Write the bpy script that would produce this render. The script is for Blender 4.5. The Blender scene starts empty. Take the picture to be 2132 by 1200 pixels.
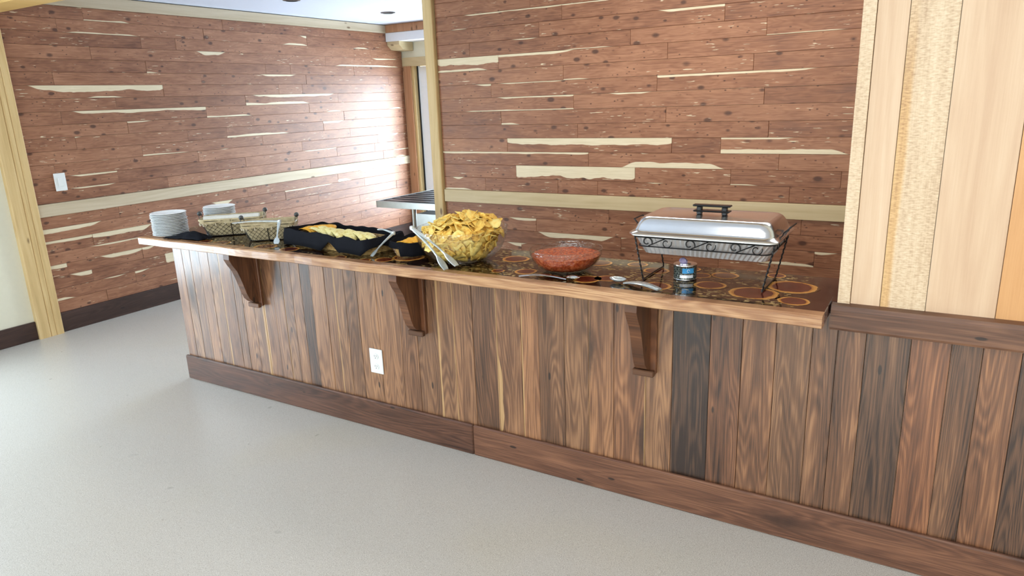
import bpy, math, random
from mathutils import Vector, Matrix, noise as mnoise
R = random.Random(7)
PI = math.pi
sc = bpy.context.scene
COL = sc.collection

# ------------------------------------------------------------------ camera
cam_d = bpy.data.cameras.new('camera'); cam = bpy.data.objects.new('camera', cam_d); COL.objects.link(cam)
cam_d.sensor_width = 36; cam_d.lens = 36 * 1467.17 / 2132
cam_d.clip_start = 0.05
M = Matrix.Rotation(.5517, 4, 'Z') @ Matrix.Rotation(-.2632, 4, 'X') @ Matrix.Rotation(.0369, 4, 'Y') @ Matrix.Rotation(PI / 2, 4, 'X')
M.translation = Vector((3.766, -2.3916, 1.5669))
cam.matrix_world = M
sc.camera = cam
# ------------------------------------------------------------------ exposure, sky, lights
sc.view_settings.view_transform = 'Standard'
sc.view_settings.look = 'None'
sc.view_settings.gamma = 1
sc.view_settings.use_curve_mapping = False
sc.view_settings.exposure = 0.0
w = bpy.data.worlds.new('world'); sc.world = w; w.use_nodes = True
bg = w.node_tree.nodes['Background']
bg.inputs[0].default_value = (.82, .91, 1, 1); bg.inputs[1].default_value = 1.6
sc.cycles.max_bounces = 8; sc.cycles.transparent_max_bounces = 12
sc.cycles.sample_clamp_indirect = 6

def area(name, loc, rot, sx, sy, e, col):
    d = bpy.data.lights.new(name, 'AREA'); d.shape = 'RECTANGLE'; d.size = sx; d.size_y = sy
    d.energy = e; d.color = col
    o = bpy.data.objects.new(name, d); COL.objects.link(o); o.location = loc; o.rotation_euler = rot
    return o
# daylight at the glass door beyond the kitchen, at the dining room's glass door, and at the windows behind the camera
area('daylight_far_door', (-.62, 4.9, 1.15), (-PI / 2, 0, 0), 1.9, 2.1, 390, (.80, .89, 1))
area('daylight_side_door', (-2.15, -1.82, 1.1), (0, -PI / 2, 0), 2.0, 2.0, 225, (.76, .88, 1))
area('daylight_rear_windows', (3.6, -6.7, 1.6), (PI / 2, 0, 0), 7.0, 1.9, 350, (1, .985, .95))
area('ceiling_lamp_dining', (4.2, -2.8, 2.66), (0, 0, 0), 3.0, 2.6, 55, (1, .94, .84))
area('ceiling_lamp_kitchen', (2.9, 1.0, 2.38), (0, 0, 0), 2.4, .5, 22, (1, .93, .82))

# ------------------------------------------------------------------ node helpers
class G:
    def __init__(s, name):
        s.m = bpy.data.materials.new(name); s.m.use_nodes = True; s.t = s.m.node_tree
        s.b = s.t.nodes['Principled BSDF']; s.oc = None
    def n(s, kind): return s.t.nodes.new(kind)
    def put(s, inp, v):
        if hasattr(v, 'links') or isinstance(v, bpy.types.NodeSocket): s.t.links.new(v, inp)
        else:
            if isinstance(v, (tuple, list)) and len(v) == 3 and len(inp.default_value) == 4: v = (*v, 1)
            inp.default_value = v
    def ma(s, op, a, b=0.0, c=None, clamp=False):
        x = s.n('ShaderNodeMath'); x.operation = op; x.use_clamp = clamp
        s.put(x.inputs[0], a); s.put(x.inputs[1], b)
        if c is not None: s.put(x.inputs[2], c)
        return x.outputs[0]
    def obj(s):
        if s.oc is None:
            t = s.n('ShaderNodeTexCoord'); q = s.n('ShaderNodeSeparateXYZ'); s.t.links.new(t.outputs['Object'], q.inputs[0])
            s.oc = [q.outputs[0], q.outputs[1], q.outputs[2]]
        return s.oc
    def rnd(s): return s.n('ShaderNodeObjectInfo').outputs['Random']
    def prop(s, name):
        a = s.n('ShaderNodeAttribute'); a.attribute_type = 'OBJECT'; a.attribute_name = name; return a.outputs['Fac']
    def vec(s, x, y, z):
        c = s.n('ShaderNodeCombineXYZ'); s.put(c.inputs[0], x); s.put(c.inputs[1], y); s.put(c.inputs[2], z); return c.outputs[0]
    def noise(s, v, scale=1.0, detail=2.0, rough=.5, dist=0.0):
        x = s.n('ShaderNodeTexNoise'); s.put(x.inputs['Vector'], v); x.inputs['Scale'].default_value = scale
        x.inputs['Detail'].default_value = detail; x.inputs['Roughness'].default_value = rough; x.inputs['Distortion'].default_value = dist
        return x.outputs['Fac']
    def vor(s, v, scale=1.0, feat='F1', out='Distance'):
        x = s.n('ShaderNodeTexVoronoi'); x.feature = feat; s.put(x.inputs['Vector'], v); x.inputs['Scale'].default_value = scale
        return x.outputs[out]
    def ramp(s, f, stops, interp='LINEAR'):
        x = s.n('ShaderNodeValToRGB'); x.color_ramp.interpolation = interp; e = x.color_ramp.elements
        while len(e) < len(stops): e.new(.5)
        for q, (p, c) in zip(e, stops): q.position = p; q.color = (*c, 1)
        s.put(x.inputs[0], f); return x.outputs[0]
    def mix(s, f, a, b, mode='MIX'):
        x = s.n('ShaderNodeMix'); x.data_type = 'RGBA'; x.blend_type = mode
        s.put(x.inputs[0], f); s.put(x.inputs[6], a); s.put(x.inputs[7], b); return x.outputs[2]
    def step(s, v, lo, hi):
        x = s.n('ShaderNodeMapRange'); x.interpolation_type = 'SMOOTHSTEP'; s.put(x.inputs[0], v)
        s.put(x.inputs[1], lo); s.put(x.inputs[2], hi); return x.outputs[0]
    def bump(s, h, st=.3, d=.002):
        x = s.n('ShaderNodeBump'); x.inputs['Strength'].default_value = st; x.inputs['Distance'].default_value = d
        s.put(x.inputs['Height'], h); s.put(s.b.inputs['Normal'], x.outputs[0])
    def fin(s, col, rough=.5, metal=0.0, spec=.5, coat=0.0, cr=.1):
        s.put(s.b.inputs['Base Color'], col); s.put(s.b.inputs['Roughness'], rough); s.put(s.b.inputs['Metallic'], metal)
        s.put(s.b.inputs['Specular IOR Level'], spec); s.b.inputs['Coat Weight'].default_value = coat; s.b.inputs['Coat Roughness'].default_value = cr
        return s.m
def L(r, g, b):  # sRGB 0-255 to linear
    f = lambda c: (c / 255 / 12.92) if c <= 10 else ((c / 255 + .055) / 1.055) ** 2.4
    return (f(r), f(g), f(b))
def plain(name, col, rough=.5, metal=0.0, spec=.5, var=.06, sc_=30, coat=0.0):
    g = G(name); o = g.obj(); f = g.noise(g.vec(o[0], o[1], o[2]), sc_, 3)
    c1 = tuple(c * (1 - var) for c in col); c2 = tuple(min(1, c * (1 + var)) for c in col)
    return g.fin(g.ramp(f, [(.3, c1), (.7, c2)]), rough, metal, spec, coat)

def cedar(name, al, ac, sheen=0.0):
    g = G(name); o = g.obj(); u = o[al]; v = o[ac]; r = g.rnd()
    off = g.ma('MULTIPLY', r, 57.0)
    uu = g.ma('ADD', u, off); vv = g.ma('ADD', v, g.ma('MULTIPLY', r, 13.0))
    wav = g.noise(g.vec(g.ma('MULTIPLY', uu, 2.2), g.ma('MULTIPLY', vv, 9), off), 1, 3)
    rings = g.ma('SINE', g.ma('MULTIPLY', wav, 85.0))
    fine = g.noise(g.vec(g.ma('MULTIPLY', uu, 7), g.ma('MULTIPLY', vv, 230), off), 1, 4, .6)
    blotch = g.noise(g.vec(g.ma('MULTIPLY', uu, 5), g.ma('MULTIPLY', vv, 18), off), 1, 2)
    t = g.ma('ADD', g.ma('MULTIPLY', r, .22), g.ma('ADD', g.ma('MULTIPLY', fine, .95), -.10))
    t = g.ma('ADD', t, g.ma('MULTIPLY', rings, .05))
    t = g.ma('ADD', t, g.ma('MULTIPLY', g.ma('SUBTRACT', blotch, .5), .55))
    c = g.ramp(t, [(.08, L(96, 58, 42)), (.45, L(143, 96, 70)), (.82, L(176, 127, 97))])
    # knots
    kv = g.vor(g.vec(g.ma('MULTIPLY', uu, 7.5), g.ma('MULTIPLY', vv, 13), off), 1)
    kr = g.noise(g.vec(g.ma('MULTIPLY', uu, 3), off, 0.0), 1, 0)
    kn = g.step(kv, g.ma('MULTIPLY', kr, .36), g.ma('MULTIPLY', kr, .16))
    c = g.mix(g.ma('MULTIPLY', kn, .8), c, L(64, 36, 27))
    kv2 = g.vor(g.vec(g.ma('MULTIPLY', uu, 24), g.ma('MULTIPLY', vv, 40), off), 1)
    kn2 = g.step(kv2, .2, .1)
    c = g.mix(g.ma('MULTIPLY', g.ma('MULTIPLY', kn2, g.step(blotch, .45, .6)), .8), c, L(60, 32, 26))
    # fine light flecks
    fl = g.noise(g.vec(g.ma('MULTIPLY', uu, 11), g.ma('MULTIPLY', vv, 120), off), 1, 2, .6)
    flm = g.ma('MULTIPLY', g.step(fl, .66, .70), g.step(g.noise(g.vec(g.ma('MULTIPLY', uu, 1.6), g.ma('MULTIPLY', vv, 12), off), 1, 1), .50, .58))
    # sapwood streaks along the top or bottom edge of a plank
    sap = flm
    nz = g.noise(g.vec(g.ma('MULTIPLY', uu, 3.2), off, 0.0), 1, 3.5, .5)
    for (w_, a, b, sg) in (('st', 's0', 's1', -1), ('sb', 'b0', 'b1', 1)):
        W = g.prop(w_); A = g.prop(a); B = g.prop(b)
        tap = g.ma('MULTIPLY', g.step(g.ma('SUBTRACT', u, A), -.01, .10), g.step(g.ma('SUBTRACT', B, u), -.01, .10))
        wd = g.ma('MULTIPLY', g.ma('MULTIPLY', W, tap), g.ma('ADD', .1, g.ma('MULTIPLY', nz, 1.8)))
        vn = g.ma('ADD', g.ma('MULTIPLY', v, float(-sg) / .09), .5)      # 1 at the plank's own edge
        vn2 = g.ma('ADD', vn, wd)
        m_ = g.step(vn2, 1.0, 1.03)
        sap = g.ma('MAXIMUM', sap, m_)
    sc2 = g.ramp(fine, [(.3, L(212, 196, 164)), (.7, L(230, 216, 188))])
    c = g.mix(sap, c, sc2)
    g.bump(g.ma('ADD', fine, g.ma('MULTIPLY', kn, -.5)), .25, .001)
    return g.fin(c, g.ma('ADD', .34, g.ma('MULTIPLY', blotch, .22)), 0, .38, sheen, .42)

def walnut(name, al, ac, dark, mid, light, gloss=.33, sheen=0.0):
    g = G(name); o = g.obj(); u = o[al]; v = o[ac]; r = g.rnd(); off = g.ma('MULTIPLY', r, 61.0)
    uu = g.ma('ADD', u, off); vv = g.ma('ADD', v, off)
    wav = g.noise(g.vec(g.ma('MULTIPLY', uu, 1.1), g.ma('MULTIPLY', vv, 11), off), 1, 1.0)
    rings = g.ma('SINE', g.ma('MULTIPLY', wav, 120.0))
    fine = g.noise(g.vec(g.ma('MULTIPLY', uu, 5), g.ma('MULTIPLY', vv, 300), off), 1, 4, .65)
    blotch = g.noise(g.vec(g.ma('MULTIPLY', uu, 1.8), g.ma('MULTIPLY', vv, 16), off), 1, 4, .6)
    tone = g.prop('tone')
    t = g.ma('ADD', tone, g.ma('MULTIPLY', g.ma('SUBTRACT', fine, .5), 1.0))
    t = g.ma('ADD', t, g.ma('MULTIPLY', rings, .10))
    t = g.ma('ADD', t, g.ma('MULTIPLY', g.ma('SUBTRACT', blotch, .5), .95))
    c = g.ramp(t, [(.05, dark), (.5, mid), (.95, light)])
    c = g.mix(g.prop('grey'), c, g.mix(1.0, c, (.78, .86, .98), 'MULTIPLY'))
    c = g.mix(g.prop('red'), c, g.mix(1.0, c, (1.16, .92, .80), 'MULTIPLY'))
    dn = g.noise(g.vec(g.ma('MULTIPLY', uu, 30), g.ma('MULTIPLY', vv, 60), off), 1, 3)
    kv = g.ma('ADD', g.vor(g.vec(g.ma('MULTIPLY', uu, 1.5), g.ma('MULTIPLY', vv, 5), off), 1), g.ma('MULTIPLY', g.ma('SUBTRACT', dn, .5), .12))
    kk = g.step(kv, .26, .05)
    c = g.mix(g.ma('MULTIPLY', kk, .8), c, L(46, 31, 25))
    kv2 = g.vor(g.vec(g.ma('MULTIPLY', uu, 4), g.ma('MULTIPLY', vv, 12), off), 1)
    c = g.mix(g.ma('MULTIPLY', g.step(kv2, .085, .05), .85), c, L(30, 22, 20))
    nz = g.noise(g.vec(g.ma('MULTIPLY', uu, 4), off, 0.0), 1, 3, .6)
    sap = 0.0
    for nm, sg in (('sl', -1.0), ('sr', 1.0)):
        W = g.prop(nm)
        d = g.ma('SUBTRACT', g.prop('hw'), g.ma('MULTIPLY', v, sg))       # distance from that edge, metres
        wd = g.ma('MULTIPLY', W, g.ma('ADD', .2, g.ma('MULTIPLY', nz, 1.7)))
        tap = g.ma('MULTIPLY', g.step(g.ma('SUBTRACT', u, g.prop('s0')), -.02, .12), g.step(g.ma('SUBTRACT', g.prop('s1'), u), -.02, .12))
        wd = g.ma('MULTIPLY', wd, tap)
        m_ = g.ma('MULTIPLY', g.step(g.ma('SUBTRACT', wd, d), -.001, .003), g.step(W, .0, .001))
        sap = g.ma('MAXIMUM', sap, m_)
    c = g.mix(g.ma('MULTIPLY', sap, .85), c, g.ramp(fine, [(.3, L(176, 136, 92)), (.7, L(206, 168, 118))]))
    g.bump(g.ma('ADD', fine, g.ma('MULTIPLY', rings, .15)), .22, .0012)
    return g.fin(c, g.ma('ADD', gloss - .08, g.ma('MULTIPLY', blotch, .2)), 0, .5, sheen, .2)

def softwood(name, al, ac, c1, c2, c3, rough=.45, figure=0.0, knots=True):
    g = G(name); o = g.obj(); u = o[al]; v = o[ac]; r = g.rnd(); off = g.ma('MULTIPLY', r, 43.0)
    uu = g.ma('ADD', u, off); vv = g.ma('ADD', v, off)
    wav = g.noise(g.vec(g.ma('MULTIPLY', uu, .8), g.ma('MULTIPLY', vv, 9), off), 1, 1)
    rings = g.ma('SINE', g.ma('MULTIPLY', wav, 45.0))
    fine = g.noise(g.vec(g.ma('MULTIPLY', uu, 6), g.ma('MULTIPLY', vv, 190), off), 1, 3, .6)
    band = g.noise(g.vec(g.ma('MULTIPLY', uu, .6), g.ma('MULTIPLY', vv, 17), off), 1, 2)
    t = g.ma('ADD', g.ma('MULTIPLY', rings, .05), g.ma('ADD', g.ma('MULTIPLY', fine, .35), g.ma('MULTIPLY', band, .65)))
    if figure:
        fl = g.noise(g.vec(g.ma('MULTIPLY', uu, 210), g.ma('MULTIPLY', vv, 65), off), 1, 2, .6)
        t = g.ma('ADD', t, g.ma('MULTIPLY', g.ma('SUBTRACT', fl, .5), figure))
    c = g.ramp(t, [(.15, c1), (.5, c2), (.85, c3)])
    if figure:
        yb = g.prop('yband'); d_ = g.ma('ADD', g.ma('ADD', v, g.prop('hw')), g.ma('MULTIPLY', g.noise(g.vec(g.ma('MULTIPLY', uu, 2.5), 0.0, off), 1, 2), -.018))
        c = g.mix(g.ma('MULTIPLY', g.ma('MULTIPLY', yb, g.step(d_, .022, .008)), g.step(u, .35, -.1)), c, g.mix(1.0, c, (.96, .80, .56), 'MULTIPLY'))
    if knots:
        kv = g.vor(g.vec(g.ma('MULTIPLY', uu, 3.4), g.ma('MULTIPLY', vv, 9), off), 1)
        c = g.mix(g.ma('MULTIPLY', g.step(kv, .12, .05), .8), c, L(96, 66, 44))
    g.bump(fine, .15, .001)
    return g.fin(c, rough, 0, .35)

MC_L = cedar('cedar_left', 1, 2, .35)
MC_B = cedar('cedar_back', 0, 2)
WD, WM, WL = L(48, 32, 24), L(117, 82, 58), L(180, 134, 95)
MW_V = walnut('walnut_vertical', 2, 0, WD, WM, WL, .38, .6)
MW_H = walnut('walnut_horizontal', 0, 2, L(56, 37, 29), L(98, 67, 51), L(136, 97, 73), .36)
MW_E = walnut('counter_edge_wood', 0, 2, L(110, 72, 48), L(160, 114, 79), L(212, 170, 126), .26, .5)
MW_K = walnut('corbel_walnut', 2, 1, L(52, 34, 24), L(98, 64, 42), L(138, 94, 62), .4)
M_BASE_Y = walnut('dark_walnut_left', 1, 2, L(36, 24, 21), L(60, 42, 37), L(84, 60, 52), .4)
M_PINE_V = softwood('knotty_pine_upright', 2, 1, L(176, 143, 92), L(212, 182, 130), L(232, 208, 160))
M_PINE_VX = softwood('knotty_pine_upright_x', 2, 0, L(176, 143, 92), L(204, 176, 126), L(226, 202, 156))
M_PINE_X = softwood('knotty_pine_x', 0, 2, L(176, 154, 116), L(198, 178, 140), L(214, 196, 162))
M_PINE_Y = softwood('knotty_pine_y', 1, 2, L(172, 154, 126), L(196, 180, 154), L(216, 202, 180))
M_BEAM = softwood('pine_beam', 0, 2, L(178, 136, 70), L(216, 178, 112), L(232, 204, 146))
M_TAN = softwood('tan_casing', 2, 0, L(150, 104, 74), L(178, 130, 96), L(198, 152, 118))
M_SYC = softwood('pale_board', 2, 0, L(196, 160, 130), L(213, 182, 151), L(227, 202, 173), .42, knots=False)
M_SYCF = softwood('figured_board', 2, 0, L(178, 146, 116), L(214, 188, 156), L(230, 212, 184), .42, 1.0, knots=False)
M_SYCY = softwood('yellow_board', 2, 0, L(200, 164, 116), L(218, 190, 148), L(228, 206, 172), .42, knots=False)
M_ORA = softwood('orange_board', 2, 0, L(190, 136, 86), L(210, 158, 106), L(222, 174, 124), .42, knots=False)

def floor_mat():
    g = G('speckled_floor'); o = g.obj(); v = g.vec(o[0], o[1], 0.0)
    a = g.noise(v, 330, 2, .7); b = g.vor(v, 300, 'F1'); big = g.noise(v, 1.1, 2); bc = g.vor(v, 260, 'F1', 'Color')
    c = g.ramp(a, [(.30, L(144, 137, 127)), (.42, L(190, 184, 175)), (.6, L(206, 201, 193)), (.72, L(228, 224, 216))])
    sp = g.step(b, .34, .22)
    gr = g.n('ShaderNodeRGBToBW'); g.put(gr.inputs[0], bc)
    c = g.mix(g.ma('MULTIPLY', g.ma('MULTIPLY', sp, g.step(gr.outputs[0], .55, .3)), .75), c, L(120, 110, 98))
    c = g.mix(g.ma('MULTIPLY', g.ma('MULTIPLY', sp, g.step(gr.outputs[0], .62, .72)), .6), c, L(240, 238, 232))
    c = g.mix(g.step(big, .55, .8), c, g.mix(1.0, c, (1.0, .985, .93), 'MULTIPLY'))
    g.bump(a, .05, .001)
    return g.fin(c, g.ma('ADD', .24, g.ma('MULTIPLY', g.noise(v, 6, 2), .12)), 0, .45)
M_FLOOR = floor_mat()
M_CREAM = plain('cream_paint', L(226, 222, 202), .6, var=.015)
M_WHITE = plain('white_paint', L(232, 234, 238), .6, var=.01)
M_CEIL = plain('ceiling_daylight_tint', L(212, 220, 238), .7, var=.01)  # white ceiling with the blue cast of daylight mixed into its colour
M_PLASTIC = plain('white_plastic', L(232, 236, 236), .3, var=.01)
M_SLOT = plain('slot_dark', L(60, 60, 60), .5)
M_FOAM = plain('white_foam', L(246, 248, 248), .45, var=.02)
M_BLACKM = plain('black_metal', L(22, 22, 24), .4, .3)
M_BLACKC = plain('black_cloth', L(16, 17, 24), .9, spec=.15, var=.25, sc_=260)
M_STEEL = plain('brushed_steel', L(190, 192, 190), .28, 1.0, var=.04)
M_STEELD = plain('dark_steel_top', L(74, 78, 92), .3, .8, var=.15)
M_CHROME = plain('polished_steel', L(236, 238, 240), .2, 1.0, var=.02)
M_BLACKP = plain('black_plastic', L(26, 28, 32), .28, var=.05)
M_RUBBER = plain('black_seal', L(16, 17, 20), .6)
M_GREYW = plain('grey_bead', L(70, 72, 72), .5, var=.2)
M_BURLAP = None
def burlap():
    g = G('burlap'); o = g.obj(); v = g.vec(o[0], o[1], o[2])
    n1 = g.noise(v, 420, 2); n2 = g.noise(v, 45, 3)
    c = g.ramp(g.ma('ADD', g.ma('MULTIPLY', n1, .5), g.ma('MULTIPLY', n2, .5)), [(.3, L(158, 142, 110)), (.55, L(196, 182, 148)), (.75, L(218, 206, 176))])
    g.bump(n1, .6, .002)
    return g.fin(c, .9, 0, .1)
M_BURLAP = burlap()
M_LACE = plain('cream_lace', L(214, 202, 178), .85, var=.1, sc_=300)
M_TOWEL = plain('white_towel', L(222, 222, 214), .85, var=.04, sc_=120)
def foil():
    g = G('foil'); o = g.obj(); n = g.noise(g.vec(o[0], o[1], o[2]), 70, 3, .7)
    g.bump(n, .5, .003); return g.fin(L(226, 226, 228), .38, .75)
M_FOIL = foil()
def thin(name, tint, gl=.06, rough=.03, bump=0):
    g = G(name); t = g.t; t.nodes.remove(g.b)
    tr = g.n('ShaderNodeBsdfTransparent'); tr.inputs[0].default_value = (*tint, 1)
    gs = g.n('ShaderNodeBsdfGlossy'); gs.inputs['Roughness'].default_value = rough
    fr = g.n('ShaderNodeLayerWeight'); fr.inputs[0].default_value = .5
    f = g.ma('ADD', g.ma('MULTIPLY', g.ma('POWER', fr.outputs['Facing'], 4.0), .7), gl, clamp=True)
    if bump:
        o = g.obj(); b = g.n('ShaderNodeBump'); b.inputs['Strength'].default_value = .7; b.inputs['Distance'].default_value = .003
        g.put(b.inputs['Height'], g.vor(g.vec(o[0], o[1], o[2]), bump)); t.links.new(b.outputs[0], gs.inputs['Normal']); t.links.new(b.outputs[0], fr.inputs['Normal'])
    mx = g.n('ShaderNodeMixShader'); g.put(mx.inputs[0], f); t.links.new(tr.outputs[0], mx.inputs[1]); t.links.new(gs.outputs[0], mx.inputs[2])
    t.links.new(mx.outputs[0], t.nodes['Material Output'].inputs[0]); return g.m
M_PANE = thin('window_glass', (.95, .98, .98))
M_BOWL = thin('clear_bowl_plastic', (.97, .97, .965), .045, .08, 90)
M_CLEAR = thin('clear_utensil_plastic', (.72, .76, .78), .34, .16, 60)
def chip_mat():
    g = G('tortilla_chip'); o = g.obj(); r = g.rnd(); n = g.noise(g.vec(o[0], o[1], g.ma('MULTIPLY', r, 30.0)), 60, 4, .65)
    c = g.ramp(g.ma('ADD', g.ma('MULTIPLY', n, .7), g.ma('MULTIPLY', r, .3)), [(.22, L(206, 140, 44)), (.42, L(247, 206, 104)), (.68, L(253, 232, 146))])
    g.bump(n, .5, .002); return g.fin(c, .6, 0, .25)
M_CHIP = chip_mat()
def tort_mat(name, a, b, c_):
    g = G(name); o = g.obj(); n = g.noise(g.vec(o[0], o[1], o[2]), 70, 4, .65)
    g.bump(n, .4, .002); return g.fin(g.ramp(n, [(.3, a), (.5, b), (.7, c_)]), .6, 0, .25)
M_TORT = tort_mat('pale_corn', L(216, 196, 112), L(244, 232, 160), L(250, 244, 196))
M_ORANGE = tort_mat('orange_corn', L(226, 150, 30), L(246, 184, 58), L(250, 204, 92))
def salsa_mat():
    g = G('salsa'); o = g.obj(); v = g.vec(o[0], o[1], o[2]); n = g.noise(v, 75, 4, .7); k = g.vor(v, 110)
    c = g.ramp(n, [(.3, L(110, 38, 18)), (.5, L(172, 76, 42)), (.68, L(206, 116, 70))])
    c = g.mix(g.step(k, .16, .08), c, L(216, 164, 110))
    g.bump(n, .7, .005); return g.fin(c, .25, 0, .5)
M_SALSA = salsa_mat()
def wicker_mat():
    g = G('wicker'); o = g.obj(); n = g.noise(g.vec(o[0], o[1], o[2]), 60, 3)
    return g.fin(g.ramp(n, [(.3, L(150, 112, 62)), (.6, L(206, 174, 116)), (.8, L(226, 202, 150))]), .6)
M_WICKER = wicker_mat()

def resin():
    g = G('resin_field'); o = g.obj(); v = g.vec(o[0], o[1], o[2])
    n = g.noise(v, 9, 3); c1 = g.vor(g.vec(g.ma('MULTIPLY', o[0], 75), g.ma('MULTIPLY', o[1], 130), 0.0), 1, 'F1', 'Color')
    sx = g.n('ShaderNodeSeparateColor'); g.put(sx.inputs[0], c1)
    c = g.ramp(sx.outputs[0], [(0, L(18, 12, 10)), (.45, L(28, 20, 14)), (.58, L(84, 60, 34)), (.8, L(132, 108, 62)), (.93, L(180, 158, 106))], 'CONSTANT')
    c = g.mix(g.step(n, .52, .62), c, L(34, 18, 13))
    c = g.mix(g.step(o[0], 1.58, 1.72), c, L(56, 24, 16))   # dark reddish reflection towards the wall, painted into the resin colour
    return g.fin(c, .07, 0, .42)
M_RESIN = resin()
def slice_mat():
    g = G('cedar_slice'); o = g.obj(); r = g.rnd()
    an = g.noise(g.vec(g.ma('ADD', g.ma('MULTIPLY', o[0], 22), g.ma('MULTIPLY', r, 20)), g.ma('MULTIPLY', o[1], 22), r), 1, 3)
    d = g.ma('SQRT', g.ma('ADD', g.ma('POWER', o[0], 2.0), g.ma('POWER', o[1], 2.0)))
    q = g.ma('ADD', g.ma('DIVIDE', d, g.prop('rad')), g.ma('MULTIPLY', g.ma('SUBTRACT', an, .5), .28))
    rings = g.ma('MULTIPLY', g.ma('SINE', g.ma('MULTIPLY', q, 60.0)), .02)
    c = g.ramp(g.ma('ADD', q, rings), [(0, L(70, 26, 18)), (.55, L(98, 38, 24)), (.74, L(84, 32, 20)), (.80, L(196, 132, 60)), (.95, L(214, 158, 84)), (1.0, L(70, 44, 24))])
    return g.fin(c, .07, 0, .42)
M_SLICE = slice_mat()

# ------------------------------------------------------------------ mesh helpers
class MB:
    def __init__(s): s.v = []; s.f = []
    def add(s, vs, fs):
        k = len(s.v); s.v += [tuple(a) for a in vs]; s.f += [tuple(i + k for i in f) for f in fs]; return s
    def box(s, x0, x1, y0, y1, z0, z1):
        return s.add([(x, y, z) for x in (x0, x1) for y in (y0, y1) for z in (z0, z1)],
                     [(0, 1, 3, 2), (4, 6, 7, 5), (0, 4, 5, 1), (2, 3, 7, 6), (0, 2, 6, 4), (1, 5, 7, 3)])
    def cbox(s, x0, x1, y0, y1, z0, z1, c=.003):   # box with all edges chamfered
        vs = []; cx, cy, cz = (x0 + x1) / 2, (y0 + y1) / 2, (z0 + z1) / 2
        idx = {}
        for sx in (0, 1):
            for sy in (0, 1):
                for sz in (0, 1):
                    X = (x0, x1)[sx]; Y = (y0, y1)[sy]; Z = (z0, z1)[sz]
                    dx = c if sx == 0 else -c; dy = c if sy == 0 else -c; dz = c if sz == 0 else -c
                    idx[(sx, sy, sz)] = len(vs); vs += [(X, Y + dy, Z + dz), (X + dx, Y, Z + dz), (X + dx, Y + dy, Z)]
        f = []
        I = lambda a, b, c_, k: idx[(a, b, c_)] + k
        for s_ in (0, 1):
            f.append([I(s_, 0, 0, 0), I(s_, 1, 0, 0), I(s_, 1, 1, 0), I(s_, 0, 1, 0)])
            f.append([I(0, s_, 0, 1), I(1, s_, 0, 1), I(1, s_, 1, 1), I(0, s_, 1, 1)])
            f.append([I(0, 0, s_, 2), I(1, 0, s_, 2), I(1, 1, s_, 2), I(0, 1, s_, 2)])
        for a in (0, 1):
            for b in (0, 1):
                f.append([I(a, b, 0, 0), I(a, b, 0, 1), I(a, b, 1, 1), I(a, b, 1, 0)])
                f.append([I(a, 0, b, 0), I(a, 0, b, 2), I(a, 1, b, 2), I(a, 1, b, 0)])
                f.append([I(0, a, b, 1), I(0, a, b, 2), I(1, a, b, 2), I(1, a, b, 1)])
        for a in (0, 1):
            for b in (0, 1):
                for c_ in (0, 1): f.append([I(a, b, c_, 0), I(a, b, c_, 1), I(a, b, c_, 2)])
        return s.add(vs, f)
    def tube(s, pts, r, n=6, closed=False, cap=True):
        P = [Vector(p) for p in pts]; m = len(P); vs = []; fs = []
        rr = r if isinstance(r, (list, tuple)) else [r] * m
        up = Vector((0, 0, 1)); prev = None
        for i in range(m):
            a = P[i - 1] if (i > 0 or closed) else P[i]; b = P[(i + 1) % m] if (i < m - 1 or closed) else P[i]
            t = (b - a).normalized()
            if prev is None:
                q = up if abs(t.z) < .9 else Vector((1, 0, 0)); nrm = t.cross(q).normalized()
            else: nrm = (prev - t * prev.dot(t)).normalized()
            prev = nrm; bn = t.cross(nrm)
            for k in range(n):
                an = 2 * PI * k / n; vs.append(P[i] + (nrm * math.cos(an) + bn * math.sin(an)) * rr[i])
        for i in range(m if closed else m - 1):
            for k in range(n):
                a = i * n + k; b = i * n + (k + 1) % n; j = ((i + 1) % m) * n
                fs.append((a, b, j + (k + 1) % n, j + k))
        if not closed and cap: fs += [tuple(range(n))[::-1], tuple(range((m - 1) * n, m * n))]
        return s.add(vs, fs)
    def lathe(s, prof, n=32, c=(0, 0, 0), sx=1.0, sy=1.0, wob=None):
        vs = []; fs = []
        for i, (r, z) in enumerate(prof):
            for k in range(n):
                a = 2 * PI * k / n; q = wob(a, i) if wob else 1.0
                vs.append((c[0] + r * q * math.cos(a) * sx, c[1] + r * q * math.sin(a) * sy, c[2] + z))
        for i in range(len(prof) - 1):
            for k in range(n): fs.append((i * n + k, i * n + (k + 1) % n, (i + 1) * n + (k + 1) % n, (i + 1) * n + k))
        if prof[0][0] > 0: fs.append(tuple(range(n))[::-1])
        if prof[-1][0] > 0: fs.append(tuple(range((len(prof) - 1) * n, len(prof) * n)))
        return s.add(vs, fs)
    def loft(s, rings, cap0=True, cap1=True):
        n = len(rings[0]); vs = [p for r in rings for p in r]; fs = []
        for i in range(len(rings) - 1):
            for k in range(n): fs.append((i * n + k, i * n + (k + 1) % n, (i + 1) * n + (k + 1) % n, (i + 1) * n + k))
        if cap0: fs.append(tuple(range(n))[::-1])
        if cap1: fs.append(tuple(range((len(rings) - 1) * n, len(rings) * n)))
        return s.add(vs, fs)
    def prism(s, poly, h0, h1, ax):   # polygon (a,b) extruded along axis ax
        def P(a, b, h): return {'x': (h, a, b), 'y': (a, h, b), 'z': (a, b, h)}[ax]
        n = len(poly); vs = [P(a, b, h0) for a, b in poly] + [P(a, b, h1) for a, b in poly]
        return s.add(vs, [tuple(range(n))[::-1], tuple(range(n, 2 * n))] + [(i, (i + 1) % n, n + (i + 1) % n, n + i) for i in range(n)])
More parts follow.
